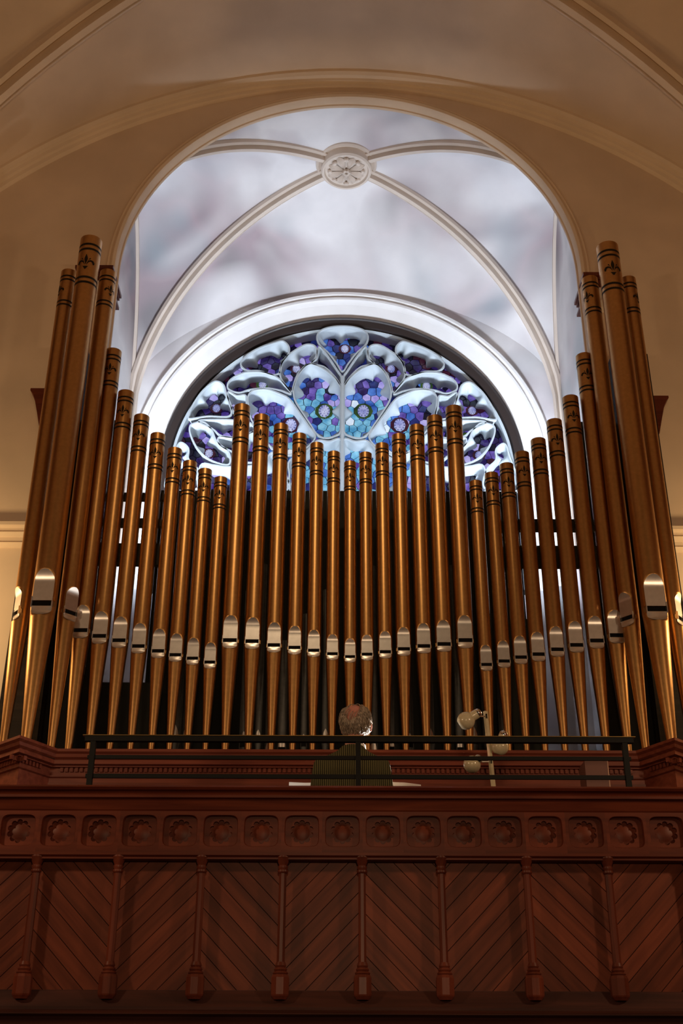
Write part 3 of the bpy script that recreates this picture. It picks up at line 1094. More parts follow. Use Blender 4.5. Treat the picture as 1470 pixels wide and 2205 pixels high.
def pipe(base, ztop, zm, R, label, group, rz=0.0):
    t = thing('organ_pipe', label, 'organ pipe', base, rz, group)
    zt, m0 = ztop - base.z, zm - base.z
    W = .80 * R
    z0, z1 = m0 - .52 * R, m0 + 2.05 * R            # upper lip
    l1, l0 = m0 - .98 * R, m0 - 1.82 * R            # lower lip

    def rfoot(z):
        k = max(0, min(1, z / l1))
        return R * (.36 + .63 * k ** 1.05)

    def wu(z):
        if z < z0 or z > z1:
            return 0
        s = (z - (z1 - 1.2 * W)) / (1.2 * W)
        return W if s <= 0 else W * math.sqrt(max(0, 1 - s * s))

    def wl(z):
        if z > l1 or z < l0:
            return 0
        s = ((l0 + .62 * W) - z) / (.62 * W)
        return W if s <= 0 else W * math.sqrt(max(0, 1 - s * s))

    ins = .0022
    eps = .0004
    # foot
    zs = [0, .01] + [l0 * k / 6 for k in range(1, 6)] + [l0 - .002] + [l0 + (l1 - l0) * k / 8 for k in range(9)]
    rows = clamped_rings(zs, rfoot, lambda z: (math.sqrt(max(0, rfoot(z) ** 2 - wl(z) ** 2)) - (ins if wl(z) > .001 else -1)))
    f = MB()
    f.rows(rows, False, True)
    f.f.append(tuple(range(32)))
    f.build('foot', M['gold'], t)
    # body: recess at the mouth, clamped plate, plain cylinder, open top
    zs = [l1, z0 - eps]
    rec = clamped_rings(zs, lambda z: R * .995, lambda z: R * .30)
    up = [z0 + (z1 - z0) * k / 14 for k in range(15)] + [z1 + .004]
    upr = clamped_rings(up, lambda z: R, lambda z: (math.sqrt(max(0, R * R - wu(z) ** 2)) - (ins if wu(z) > .001 else -1)))
    top = clamped_rings([z1 + .02, (z1 + zt) / 2, zt], lambda z: R, lambda z: 9)
    inn = clamped_rings([zt, zt - .12], lambda z: R - .004, lambda z: 9)
    b = MB()
    b.rows(rec + upr + top + inn, False, True)
    b.build('body', M['gold'], t)
    # lips
    u = MB()
    rr = []
    zz = [z0 + (z1 - 1.2 * W - z0) * k / 6 for k in range(7)] + [z1 - 1.2 * W + 1.2 * W * math.sin(PI / 2 * k / 12) for k in range(1, 13)]
    for z in zz:
        ww = wu(z) if z < z1 - 1e-6 else .0005
        rr.append([Vector((ww * (-1 + 2 * k / 8), -math.sqrt(max(0, R * R - ww * ww)) - .0008, z)) for k in range(9)])
    u.rows(rr)
    # bottom edge thickness
    u.add([rr[0][0], rr[0][-1], rr[0][-1] + Vector((0, .012, 0)), rr[0][0] + Vector((0, .012, 0))], [(0, 1, 2, 3)])
    u.build('upper_lip', M['silver'], t, 60)
    lo = MB()
    rr = []
    zz = [l0 + .62 * W * (1 - math.cos(PI / 2 * k / 8)) for k in range(9)] + [l0 + .62 * W + (l1 - l0 - .62 * W) * k / 4 for k in range(1, 5)]
    for z in zz:
        Rf = rfoot(z)
        ww = max(wl(z), .0005)
        rr.append([Vector((ww * (-1 + 2 * k / 8), -math.sqrt(max(0, Rf * Rf - ww * ww)) - .0012 - .10 * R * (1 - (-1 + 2 * k / 8) ** 2) * math.sin(PI * min(1, max(0, (z - l0) / (l1 - l0)))) , z)) for k in range(9)])
    lo.rows(rr)
    lo.add([rr[-1][0], rr[-1][-1], rr[-1][-1] + Vector((0, .012, 0)), rr[-1][0] + Vector((0, .012, 0))], [(0, 1, 2, 3)])
    lo.build('lower_lip', M['silver'], t, 60)
    c0 = math.sqrt(R * R - W * W)
    sl = MB().box((-W * .97, -c0 * .62, l1 + .0005), (W * .97, -c0 * .55, z0 - .0005))
    sl.build('mouth_slot', M['slot'], t, 0)
    for s in (-1, 1):
        e = MB().box((s * W - .0018, -c0 - .16 * R, l1 - .12 * R), (s * W + .0018, -c0 * .6, z0 + .30 * R))
        e.build('ear', M['silver'], t, 0)
    # stencilled rings and fleur-de-lis
    dd = 2 * R
    for q in (.54, .82, 2.44, 2.72):
        z = zt - q * dd
        MB().lathe([(R + .0009, z - .058 * dd), (R + .0009, z + .058 * dd)], 32, None, False).build('painted_band', M['print'], t)
    fleur(R, zt - 1.58 * dd, .88 * dd).build('painted_fleur', M['print'], t)
    return t


DF = 7.60
OC = 0.062
left = [((243, 748), (172, 1340)), ((268, 838), (215, 1353)), ((302, 890), (257, 1363)), ((338, 930), (298, 1376)), ((374, 962), (341, 1387)), ((407, 990), (378, 1396)), ((441, 1007), (414, 1404)), ((474, 1025), (452, 1413))]
cent = [((519, 868), (496, 1362)), ((562, 890), (543, 1365)), ((604, 910), (590, 1374)), ((645, 931), (633, 1380)), ((682, 951), (675, 1387)), ((719, 970), (715, 1395)), ((754, 991), (753, 1402)), ((787, 972), (790, 1396)), ((824, 952), (828, 1390)), ((860, 932), (868, 1383)), ((899, 912), (911, 1376)), ((938, 892), (954, 1371)), ((979, 871), (1000, 1362))]
right = [((1260, 758), (1327, 1351)), ((1233, 849), (1281, 1363)), ((1197, 900), (1239, 1373)), ((1162, 941), (1198, 1383)), ((1127, 970), (1157, 1394)), ((1093, 995), (1120, 1401)), ((1062, 1015), (1082, 1410)), ((1028, 1033), (1044, 1418))]
ORD = ['first', 'second', 'third', 'fourth', 'fifth', 'sixth', 'seventh', 'eighth']


def put(tp, mp, D, R, label, group, rz=0.0):
    a, b = P(*tp, D - R), P(*mp, D - R)
    x = (a.x + b.x) / 2
    return pipe(Vector((x, D, CZ)), a.z, b.z, R, label, group, rz)


for i, (a, b) in enumerate(left):
    R = .065 - (.065 - .049) * i / 7
    put(a, b, DF, R, '%s gold pipe to the right of the left tower, in the descending left row' % ORD[i] if i < 7 else 'shortest gold pipe of the left row, beside the tall first centre pipe', 'gold pipes of the left row')
for i, (a, b) in enumerate(right):
    R = .065 - (.065 - .049) * i / 7
    put(a, b, DF, R, '%s gold pipe to the left of the right tower, in the descending right row' % ORD[i] if i < 7 else 'shortest gold pipe of the right row, beside the tall last centre pipe', 'gold pipes of the right row')
for i, (a, b) in enumerate(cent):
    k = abs(i - 6)
    R = .046 + (.0635 - .046) * k / 6
    side = 'left' if i < 6 else 'right'
    if k == 0:
        lb = 'shortest gold pipe at the dip of the centre row, under the window mullion'
    elif k == 6:
        lb = 'tallest gold pipe at the %s end of the centre row' % side
    else:
        lb = '%s gold pipe %s of the shortest pipe in the centre row' % (ORD[k - 1], side)
    put(a, b, DF, R, lb, 'gold pipes of the centre row')
put((148, 578), (41, 1300), 7.50, .066, 'outer bronze pipe of the left tower, its silver mouth turned to the wall', 'left tower pipes', R_(-52))
put((194, 505), (88, 1275), 7.34, .088, 'tallest bronze pipe at the front corner of the left tower', 'left tower pipes')
put((226, 578), (146, 1300), 7.50, .066, 'inner bronze pipe of the left tower, its mouth turned to the centre', 'left tower pipes', R_(48))
put((1276, 592), (1355, 1312), 7.50, .066, 'inner bronze pipe of the right tower, its mouth turned to the centre', 'right tower pipes', R_(-48))
put((1312, 518), (1413, 1287), 7.34, .088, 'tallest bronze pipe at the front corner of the right tower', 'right tower pipes')
put((1354, 593), (1456, 1312), 7.50, .066, 'outer bronze pipe of the right tower, its silver mouth turned to the wall', 'right tower pipes', R_(52))

# dim pipes inside the case
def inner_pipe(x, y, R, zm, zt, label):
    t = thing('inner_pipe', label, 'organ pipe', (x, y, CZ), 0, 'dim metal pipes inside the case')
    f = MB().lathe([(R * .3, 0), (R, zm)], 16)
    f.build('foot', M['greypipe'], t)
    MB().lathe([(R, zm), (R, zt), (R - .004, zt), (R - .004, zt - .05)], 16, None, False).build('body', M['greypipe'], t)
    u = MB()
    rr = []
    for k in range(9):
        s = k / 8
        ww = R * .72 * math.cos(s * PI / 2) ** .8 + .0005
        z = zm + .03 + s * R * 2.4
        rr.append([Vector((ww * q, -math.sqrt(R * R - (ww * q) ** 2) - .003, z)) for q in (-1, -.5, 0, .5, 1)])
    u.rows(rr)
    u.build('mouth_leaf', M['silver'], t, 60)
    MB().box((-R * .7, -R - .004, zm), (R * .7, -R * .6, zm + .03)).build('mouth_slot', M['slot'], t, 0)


NTH = ORD + ['ninth', 'tenth', 'eleventh', 'twelfth']
nb = nt_ = -1
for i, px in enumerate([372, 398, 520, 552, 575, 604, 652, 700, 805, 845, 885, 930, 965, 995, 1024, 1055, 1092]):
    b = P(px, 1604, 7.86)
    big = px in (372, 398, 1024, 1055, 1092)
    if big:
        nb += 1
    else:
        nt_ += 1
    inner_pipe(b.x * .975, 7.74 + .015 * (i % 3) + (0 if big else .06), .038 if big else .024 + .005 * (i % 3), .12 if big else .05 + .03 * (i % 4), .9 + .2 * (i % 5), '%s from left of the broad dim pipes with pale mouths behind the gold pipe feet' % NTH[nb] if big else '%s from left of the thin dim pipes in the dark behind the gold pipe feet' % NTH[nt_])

# ================================================================== GALLERY FRONT
GD = 5.3
gal = thing('gallery_front', 'carved mahogany gallery front with flower frieze and herringbone boards', 'gallery front', (0, GD, E_ + .2))
GO = gal.location


def gm(m):
    m.v = [(x - GO.x, y - GO.y, z - GO.z) for x, y, z in m.v]
    return m


def gz(y):
    return zat(y, GD)


GX0, GX1 = -2.12, 2.28
h = gz(1697)
cap = [(GD + .22, h), (GD - .045, h), (GD - .055, h - .010), (GD - .045, h - .02), (GD - .025, h - .024), (GD - .02, h - .034), (GD - .03, h - .04), (GD - .03, h - .052), (GD - .012, h - .056), (GD + .0, h - .085), (GD + .005, h - .10), (GD + .012, h - .108), (GD + .22, h - .108)]
gm(MB().extrude_x(cap, GX0, GX1)).build('cap_rail', M['wood'], gal, 20)
# frieze panels
zt, zb = h - .108, gz(1836)
PW = .1857
PHH = zt - zb
c0x = P(737, 1780, GD).x


def loop_sq(hw, hh, n, e=7.0):
    out = []
    for k in range(n):
        a = 2 * PI * k / n + PI / 4
        c, s = math.cos(a), math.sin(a)
        r = (abs(c) ** e + abs(s) ** e) ** (-1 / e)
        out.append((hw * r * c, hh * r * s))
    return out


n = 80
sq = []
for k in range(n):
    a = 2 * PI * k / n + PI / 4
    c, s = math.cos(a), math.sin(a)
    r = 1 / max(abs(c), abs(s))
    sq.append((PW / 2 * r * c, PHH / 2 * r * s))
hole = [(x, z + .004) for x, z in loop_sq(.079, .071, n, 5.5)]
hole_in = [(x, z + .004) for x, z in loop_sq(.076, .068, n, 5.5)]
scal = []
for k in range(n):
    a = 2 * PI * k / n + PI / 4
    r = .043 + .011 * abs(math.sin(a * 5)) ** .6
    scal.append((r * math.cos(a), r * math.sin(a) + .004))
m = MB()
m.rows([[Vector((x, y, z)) for x, z in lp] for lp, y in ((sq, .03), (sq, 0), (hole, 0), (hole_in, .008), (hole_in, .024), (scal, .024), (scal, .045))], False, True)
fr_mesh = m.mesh('frieze_panel', M['wood'], 30)
m = MB()
rr = [[Vector((x, .045, z)) for x, z in scal]]
for q in (1, .9, .7, .45, .2, .01):
    rr.append([Vector((.037 * q * math.cos(2 * PI * k / n + PI / 4), .045 - .005 * (1 - q * q), .037 * q * math.sin(2 * PI * k / n + PI / 4) + .004)) for k in range(n)])
m.rows(rr, False, True)
fl_mesh = m.mesh('carved_flower', M['wood'], 40)
for i in range(-11, 13):
    x = c0x + i * PW
    if x < GX0 + .05 or x > GX1 - .05:
        continue
    o = link('frieze_square', fr_mesh, gal)
    o.location = (x - GO.x, 0, (zt + zb) / 2 - GO.z)
    q = link('carved_flower', fl_mesh, o)
# lower bead of the frieze
gm(MB().extrude_x([(GD + .2, zb), (GD, zb), (GD, zb - .012), (GD + .012, zb - .02), (GD + .012, zb - .028), (GD + .2, zb - .028)], GX0, GX1)).build('frieze_bead', M['wood'], gal, 0)
# colonnettes
z_top, z_bot = zb - .0, gz(2152)
cxs = [P(x, 1850, GD).x * .5 + P(x2, 2090, GD).x * .5 for x, x2 in zip((75, 250, 430, 608, 778, 950, 1133, 1308), (50, 235, 423, 604, 782, 958, 1152, 1335))]
pit = (cxs[-1] - cxs[0]) / 7
cxs = [cxs[0] - 2 * pit, cxs[0] - pit] + cxs + [cxs[-1] + pit, cxs[-1] + 2 * pit]
zs1, zs0 = gz(1878), gz(2072)
zr = gz(2098)
for x in cxs:
    T = Matrix.Translation((x, GD + .032, 0))
    if GX0 < x < GX1:
        o = gm(MB().lathe([(.0185, zs0), (.0172, zs1)], 8, T @ Matrix.Rotation(PI / 8, 4, 'Z'))).build('colonnette', M['wood_v'], gal, 20)
        H = z_top - zs1
        gm(MB().lathe([(.019, zs1 - .002), (.024, zs1 + .004), (.024, zs1 + .012), (.019, zs1 + .015), (.022, zs1 + .022), (.022, zs1 + .03), (.019, zs1 + .034), (.030, zs1 + H * .72), (.033, zs1 + H * .78), (.033, zs1 + H * .86), (.027, zs1 + H * .9), (.030, z_top - .001)], 20, T)).build('capital', M['wood_v'], o, 30)
        gm(MB().lathe([(.030, zr), (.034, zr + .006), (.030, zr + .012), (.025, zr + .014), (.029, zr + .021), (.025, zr + .028), (.021, zr + .03), (.0245, zr + .037), (.0195, zs0 + .003)], 20, T)).build('ring_base', M['wood_v'], o, 30)
        gm(MB().lathe([(.028, z_bot), (.039, z_bot + .014), (.041, z_bot + .02), (.041, zr - .012), (.036, zr)], 8, T @ Matrix.Rotation(PI / 8, 4, 'Z'))).build('pedestal', M['wood_v'], o, 15)
# herringbone boards
bz0, bz1 = gz(2132), zb - .02
bd = GD + .085
BW = .0625
rb = random.Random(5)
edges = cxs
for i in range(len(edges) - 1):
    x0, x1 = edges[i] + .004, edges[i + 1] - .004
    x0, x1 = max(x0, GX0), min(x1, GX1)
    if x1 - x0 < .05:
        continue
    rising = ((i) % 2 == 0) == False
    s = 1 if rising else -1
    # panel left of the colonnette at x=75 rises, the next one falls
    s = 1 if i % 2 == 1 else -1
    W_, Hh = x1 - x0, bz1 - bz0
    k0 = -Hh if s > 0 else 0
    off = rb.uniform(0, .02)
    step = BW * math.sqrt(2)
    lo_, hi_ = (-(W_), Hh) if s > 0 else (0, Hh + W_)
    k = lo_ - off
    while k < hi_:
        poly = [(0, 0), (W_, 0), (W_, Hh), (0, Hh)]
        g = .0016
        # band: k+g <= z - s*x <= k+step-g  (s>0 rising to the right)
        poly = clip(poly, 0, k + g, s * 1.0, -1.0)
        if len(poly) >= 3:
            poly = clip(poly, 0, k + step - g, -s * 1.0, 1.0)
        if len(poly) >= 3:
            pts = [(p[0] + x0, p[1] + bz0) for p in poly]
            cx_, cz_ = sum(p[0] for p in pts) / len(pts), sum(p[1] for p in pts) / len(pts)
            mb = MB()
            dd = rb.uniform(-.001, .001)
            inner = [(cx_ + (p[0] - cx_) * .985, cz_ + (p[1] - cz_) * .985) for p in pts]
            nn_ = len(pts)
            mb.add([(p[0], bd + .010, p[1]) for p in pts] + [(p[0], bd + dd + .0025, p[1]) for p in pts] + [(p[0], bd + dd, p[1]) for p in inner],
                   [(a, (a + 1) % nn_, nn_ + (a + 1) % nn_, nn_ + a) for a in range(nn_)] + [(nn_ + a, nn_ + (a + 1) % nn_, 2 * nn_ + (a + 1) % nn_, 2 * nn_ + a) for a in range(nn_)] + [tuple(2 * nn_ + a for a in range(nn_))])
            gm(mb).build('board', M['board_b'] if s > 0 else M['board_a'], gal, 0)
        k += step
gm(MB().box((GX0, bd + .01, gz(2200)), (GX1, bd + .03, h - .05))).build('backing', M['darkwood'], gal, 0)
# bottom rail and base mouldings
a, b_, c_, d_ = gz(2131), gz(2168), gz(2186), gz(2215)
base = [(bd + .03, a), (bd - .03, a), (bd - .03, a - .004), (GD + .02, b_), (GD + .02, b_ - .012), (GD - .05, b_ - .03), (GD - .05, c_), (GD - .03, c_ - .01), (GD - .02, c_ - .03), (GD - .075, d_ + .012), (GD - .075, d_), (GD - .05, d_ - .02), (GD - .05, d_ - .08), (bd + .03, d_ - .08)]
gm(MB().extrude_x(base, GX0, GX1)).build('base_rail', M['plinth'], gal, 0)
# gallery platform and the wall that carries it
struct(MB().box((-NA, GD + .115, E_ + .16), (NA, WALL, E_ + .26)).build('floor.002', M['darkwood'], None, 0), 'wooden floor of the organ gallery')
struct(MB().box((GX0 - 3.2, GD + .12, 0), (GX1 + 3.1, GD + .22, E_ + .16)).build('wall_under_gallery', M['wood'], None, 0))
struct(MB().box((Lc.x - .6, 7.62, E_ + .26), (Rc.x + .6, 8.17, CZ - .06)).build('wall_organ_plinth', M['darkwood'], None, 0))
# bench-level platform for the player
struct(MB().box((-.9, 6.1, E_ + .26), (1.0, 7.55, E_ + .63)).build('floor.003', M['darkwood'], None, 0), 'raised step under the organ bench')

# ---- guard rail behind the gallery front
RD = 5.62
xl, xr = P(180, 1588, RD).x, P(1366, 1592, RD).x
rail = thing('guard_rail', 'black iron guard rail with a brass-edged top on the gallery front', 'railing', ((xl + xr) / 2, RD, E_ + .26))
RO = rail.location


def rm(m):
    m.v = [(x - RO.x, y - RO.y, z - RO.z) for x, y, z in m.v]
    return m


z1 = zat(1586, RD)
rm(MB().box((xl, RD - .022, z1 - .003), (xr, RD + .022, z1))).build('brass_edge', M['brass'], rail, 0)
rm(MB().box((xl + .01, RD - .016, z1 - .030), (xr - .01, RD + .016, z1 - .003))).build('top_rail', M['iron'], rail, 0)
for y0, y1 in ((1628, 1636), (1668, 1677)):
    rm(MB().box((xl + .03, RD - .006, zat(y1, RD)), (xr - .03, RD + .006, zat(y0, RD)))).build('cross_bar', M['iron'], rail, 0)
for px in (197, 771, 1348):
    x = P(px, 1640, RD).x
    rm(MB().box((x - .013, RD - .013, E_ + .26), (x + .013, RD + .013, z1 - .03))).build('post', M['iron'], rail, 0)

# ================================================================== PERSON AT THE ORGAN
MD = 6.6
hc = P(766, 1560, MD)                       # head centre
nk = Vector((P(762, 1602, MD).x, MD - .01, P(762, 1602, MD).z))
px0 = P(757, 1640, MD).x
seat_z = E_ + 1.17
man = thing('person', 'person in an olive ribbed sweater seated at the organ, seen from behind, balding grey hair', 'person', (px0, MD, E_ + .63))
MO = man.location


def mm_(m):
    m.v = [(x - MO.x, y - MO.y, z - MO.z) for x, y, z in m.v]
    return m


def ell(m, c, r, rot=None, n=20, k=14):
    T = Matrix.Translation(c) @ (rot.to_4x4() if rot else Matrix.Identity(4))
    rows = []
    for i in range(k + 1):
        a = -PI / 2 + PI * i / k
        q = max(math.cos(a), .001)
        rows.append([T @ Vector((r[0] * q * math.cos(2 * PI * j / n), r[1] * q * math.sin(2 * PI * j / n), r[2] * math.sin(a))) for j in range(n)])
    b = len(m.v)
    m.rows(rows, False, True)
    m.f.append(tuple(b + j for j in range(n)))
    m.f.append(tuple(b + k * n + j for j in range(n)))


def loft(m, secs, n=28):
    """secs: (centre, rx, ry, power)"""
    rows = []
    for c, rx, ry, e in secs:
        row = []
        for j in range(n):
            a = 2 * PI * j / n
            cc, ss = math.cos(a), math.sin(a)
            rr_ = (abs(cc) ** e + abs(ss) ** e) ** (-1 / e)
            row.append(Vector((c[0] + rx * rr_ * cc, c[1] + ry * rr_ * ss, c[2])))
        rows.append(row)
    b = len(m.v)
    m.rows(rows, False, True)
    m.f.append(tuple(b + j for j in range(n)))
    m.f.append(tuple(b + (len(secs) - 1) * n + j for j in range(n)))


def limb(m, pts, rs, n=14):
    P_ = [Vector(p) for p in pts]
    m.tube(P_, rs, n)
    ell(m, P_[0], (rs[0],) * 3, None, 12, 8)
    ell(m, P_[-1], (rs[-1],) * 3, None, 12, 8)


def remesh(o, vox=.012, it=6, fac=.5):
    r = o.modifiers.new('remesh', 'REMESH')
    r.mode = 'VOXEL'
    r.voxel_size = vox
    r.use_smooth_shade = True
    s = o.modifiers.new('smooth', 'SMOOTH')
    s.factor = fac
    s.iterations = it


zsh = zat(1632, MD)
# body (head, neck, hands, feet: one continuous surface)
HR = Matrix.Rotation(R_(-16), 3, 'Z') @ Matrix.Rotation(R_(10), 3, 'X')
bd_ = MB()
ell(bd_, hc + HR @ Vector((0, -.005, .022)), (.077, .094, .092), HR)
ell(bd_, hc + HR @ Vector((0, .035, -.04)), (.060, .066, .080), HR)
ell(bd_, hc + HR @ Vector((0, .098, -.02)), (.014, .024, .022), HR, 10, 8)       # nose
ell(bd_, hc + HR @ Vector((0, .082, .03)), (.05, .014, .012), HR, 10, 8)          # brow
ell(bd_, hc + HR @ Vector((0, .092, -.066)), (.024, .012, .009), HR, 10, 8)       # lips
ell(bd_, hc + HR @ Vector((0, .08, -.10)), (.026, .022, .018), HR, 10, 8)         # chin
limb(bd_, [nk + Vector((0, -.01, -.06)), nk + Vector((0, .0, .0)), hc + Vector((0, -.012, -.05))], [.062, .056, .055])
loft(bd_, [((px0, MD + .01, seat_z), .15, .10, 2.4), ((px0, MD, seat_z + .25), .14, .09, 2.4), ((px0, MD, zsh - .08), .13, .075, 2.2), ((px0, MD, zsh - .01), .07, .055, 2.0)])
for s in (-1, 1):
    sh = Vector((px0 + s * .14, MD, zsh - .08))
    el = Vector((px0 + s * .195, MD + .06, seat_z + .23))
    wr = Vector((px0 + s * .17, MD + .34, seat_z + .235))
    limb(bd_, [sh, el, wr], [.04, .034, .027])
    # hand: palm, four fingers and thumb resting on keys
    pa = wr + Vector((-s * .015, .055, -.005))
    ell(bd_, pa, (.040, .050, .014), None, 14, 8)
    for q in range(4):
        f0 = pa + Vector((-.027 + .018 * q, .042, .0))
        ln_ = (.070, .080, .076, .060)[q if s < 0 else 3 - q]
        bd_.tube([f0, f0 + Vector((0, ln_ * .5, .012)), f0 + Vector((0, ln_ * .85, -.004)), f0 + Vector((0, ln_, -.022))], [.0092, .0088, .008, .0072], 8)
    th = pa + Vector((-s * .034, -.01, -.004))
    bd_.tube([th, th + Vector((-s * .022, .03, -.004)), th + Vector((-s * .028, .058, -.016))], [.011, .0098, .0082], 8)
    hp = Vector((px0 + s * .09, MD + .02, seat_z + .06))
    kn_ = Vector((px0 + s * .13, MD + .43, seat_z + .04))
    an = Vector((px0 + s * .11, MD + .38, E_ + .72))
    limb(bd_, [hp, kn_, an], [.07, .055, .038])
    limb(bd_, [an + Vector((0, -.02, -.03)), an + Vector((0, .13, -.055))], [.035, .03])
body = mm_(bd_).build('body', M['skin'], man)
remesh(body, .0065, 4)
# ears
for s in (-1, 1):
    em = MB()
    ell(em, hc + HR @ Vector((s * .083, .012, -.012)), (.010, .019, .031), HR @ Matrix.Rotation(R_(s * -18), 3, 'Z'), 14, 10)
    ell(em, hc + HR @ Vector((s * .086, .004, -.036)), (.008, .010, .013), HR, 10, 8)
    mm_(em).build('ear', M['skin'], man)
# sweater
sw_ = MB()
loft(sw_, [((px0, MD + .01, seat_z - .01), .185, .125, 2.5), ((px0, MD + .0, seat_z + .12), .19, .13, 2.5), ((px0, MD - .015, seat_z + .28), .175, .125, 2.6), ((px0, MD - .01, zsh - .12), .185, .118, 2.6), ((px0, MD - .005, zsh - .055), .19, .105, 2.5), ((px0, MD, zsh + .0), .165, .092, 2.3), ((px0 + .004, MD, zsh + .035), .095, .075, 2.1), ((px0 + .006, MD - .012, zsh + .052), .072, .080, 2.0), ((px0 + .006, MD - .010, zsh + .066), .066, .076, 2.0)])
for s in (-1, 1):
    sh = Vector((px0 + s * .168, MD - .0, zsh - .050))
    mid = Vector((px0 + s * .182, MD - .005, zsh - .16))
    el = Vector((px0 + s * .195, MD + .06, seat_z + .23))
    wr = Vector((px0 + s * .175, MD + .31, seat_z + .235))
    limb(sw_, [sh, mid, el, wr], [.060, .060, .056, .042])
swt = mm_(sw_).build('sweater', M['knit'], man)
remesh(swt, .011, 10)
# white shirt collar
clr = MB()
rows = []
for j in range(25):
    a = 2 * PI * j / 24
    ct = Vector((math.cos(a), math.sin(a), 0))
    base_ = Vector((px0 + .012, MD + .004, zsh + .043)) + Vector((ct.x * .058, ct.y * .056, .014 * ct.x))
    rows.append([base_ + Vector((0, 0, -.015)), base_ + Vector((ct.x * .004, ct.y * .004, .022 - .006 * ct.y)), base_ + Vector((ct.x * .012, ct.y * .012, .018 - .006 * ct.y)), base_ + Vector((ct.x * .016, ct.y * .016, -.012))])
clr.rows(rows)
mm_(clr).build('shirt_collar', M['shirt'], man)
# trousers
tr = MB()
loft(tr, [((px0, MD + .02, seat_z - .005), .17, .13, 2.5), ((px0, MD + .02, seat_z + .10), .18, .125, 2.5)])
for s in (-1, 1):
    limb(tr, [Vector((px0 + s * .09, MD + .03, seat_z + .075)), Vector((px0 + s * .13, MD + .43, seat_z + .055)), Vector((px0 + s * .11, MD + .385, E_ + .75))], [.085, .068, .055])
tro = mm_(tr).build('trousers', M['trouser'], man)
remesh(tro, .014, 6)
for s in (-1, 1):
    sm = MB()
    ell(sm, Vector((px0 + s * .11, MD + .43, E_ + .665)), (.042, .125, .034), None, 16, 10)
    mm_(sm).build('shoe', M['trouser'], man)
# hair: fringe shell round a bald crown, with loose locks
rh = random.Random(3)
hm = MB()


def scalp(az, el, k=1.0):
    """az 0 = back of head (-Y), positive to +X"""
    d = Vector((math.sin(az) * math.cos(el), -math.cos(az) * math.cos(el), math.sin(el)))
    return hc + HR @ (Vector((0, -.005, .018)) + Vector((d.x * .0795 * k, d.y * .097 * k, d.z * .094 * k)))


def htop(az):
    return 0 + 60 * min(1.0, abs(az) / 1.1) ** 1.7


rows = []
for i in range(49):
    az = R_(-128 + 256 * i / 48)
    top = R_(htop(az) + 4 * math.sin(az * 9))
    bot = R_(-52 + 26 * (abs(az) / R_(128)) ** 2)
    rows.append([scalp(az, top + (bot - top) * j / 14, 1.0 + (.03 + .09 * math.sin(PI * min(1, (j + 1) / 13)) + .02 * math.sin(i * 2.1 + j)) * (1 if j else .3)) for j in range(15)])
hm.rows(rows)
for _ in range(520):
    az = R_(rh.uniform(-128, 128))
    top = htop(az)
    el0 = R_(rh.uniform(-40, top))
    ln_ = rh.uniform(.35, .75)
    sw0 = rh.uniform(-.25, .25) + (.12 if az > 0 else -.12)
    pts, rs = [], []
    lift = rh.uniform(.06, .17) + (.06 if abs(az) > 1.1 else 0)
    for q in range(6):
        t = q / 5
        pts.append(scalp(az + sw0 * t + .06 * math.sin(t * 6 + az * 7), el0 - ln_ * t, 1.02 + lift * math.sin(PI * (.15 + .7 * t)) + .03 * math.sin(t * 9 + az * 20)))
        rs.append(.0042 * (1 - .8 * t))
    hm.tube(pts, rs, 4, False)
for _ in range(60):
    az = R_(rh.uniform(-100, 100))
    el0 = R_(htop(az) + rh.uniform(-4, 4))
    pts = [scalp(az + .3 * t, el0 + .5 * t, 1.02 + .10 * math.sin(PI * t)) for t in (0, .25, .5, .75, 1)]
    hm.tube(pts, [.0012, .0012, .001, .0008, .0004], 4, False)
hr_ = mm_(hm).build('hair', M['hair'], man, 60)

# organ bench
bn = thing('organ_bench', 'wooden organ bench under the seated person', 'bench', (px0, MD - .02, E_ + .63))
def bl(m):
    m.v = [(x - px0, y - MD + .02, z - E_ - .63) for x, y, z in m.v]
    return m
bl(MB().box((px0 - .5, MD - .19, seat_z - .055), (px0 + .5, MD + .15, seat_z - .012))).build('seat', M['wood'], bn, 0)
for s in (-1, 1):
    bl(MB().box((px0 + s * .44 - .02, MD - .16, E_ + .63), (px0 + s * .44 + .02, MD + .12, seat_z - .055))).build('leg', M['wood_v'], bn, 0)
# console (key desk), mostly hidden behind the gallery front
cs = thing('organ_console', 'organ key desk below the case cornice', 'organ console', (px0, 7.2, E_ + .63))
def cl_(m):
    m.v = [(x - px0, y - 7.2, z - E_ - .63) for x, y, z in m.v]
    return m
cl_(MB().box((px0 - .75, 7.30, E_ + .63), (px0 + .75, 7.50, E_ + 1.38))).build('body', M['wood'], cs, 0)
for s in (-1, 1):
    cl_(MB().box((px0 + s * .72 - .03, 7.0, E_ + .63), (px0 + s * .72 + .03, 7.30, E_ + 1.38))).build('cheek', M['wood'], cs, 0)
cl_(MB().box((px0 - .69, 7.0, E_ + 1.33), (px0 + .69, 7.30, E_ + 1.38))).build('key_bed', M['wood'], cs, 0)
cl_(MB().box((px0 - .45, 6.87, E_ + 1.33), (px0 + .45, 7.0, E_ + 1.36))).build('key_slip', M['wood'], cs, 0)
cl_(MB().box((px0 - .43, 6.88, E_ + 1.36), (px0 + .43, 7.0, E_ + 1.375))).build('keyboard', M['paper'], cs, 0)
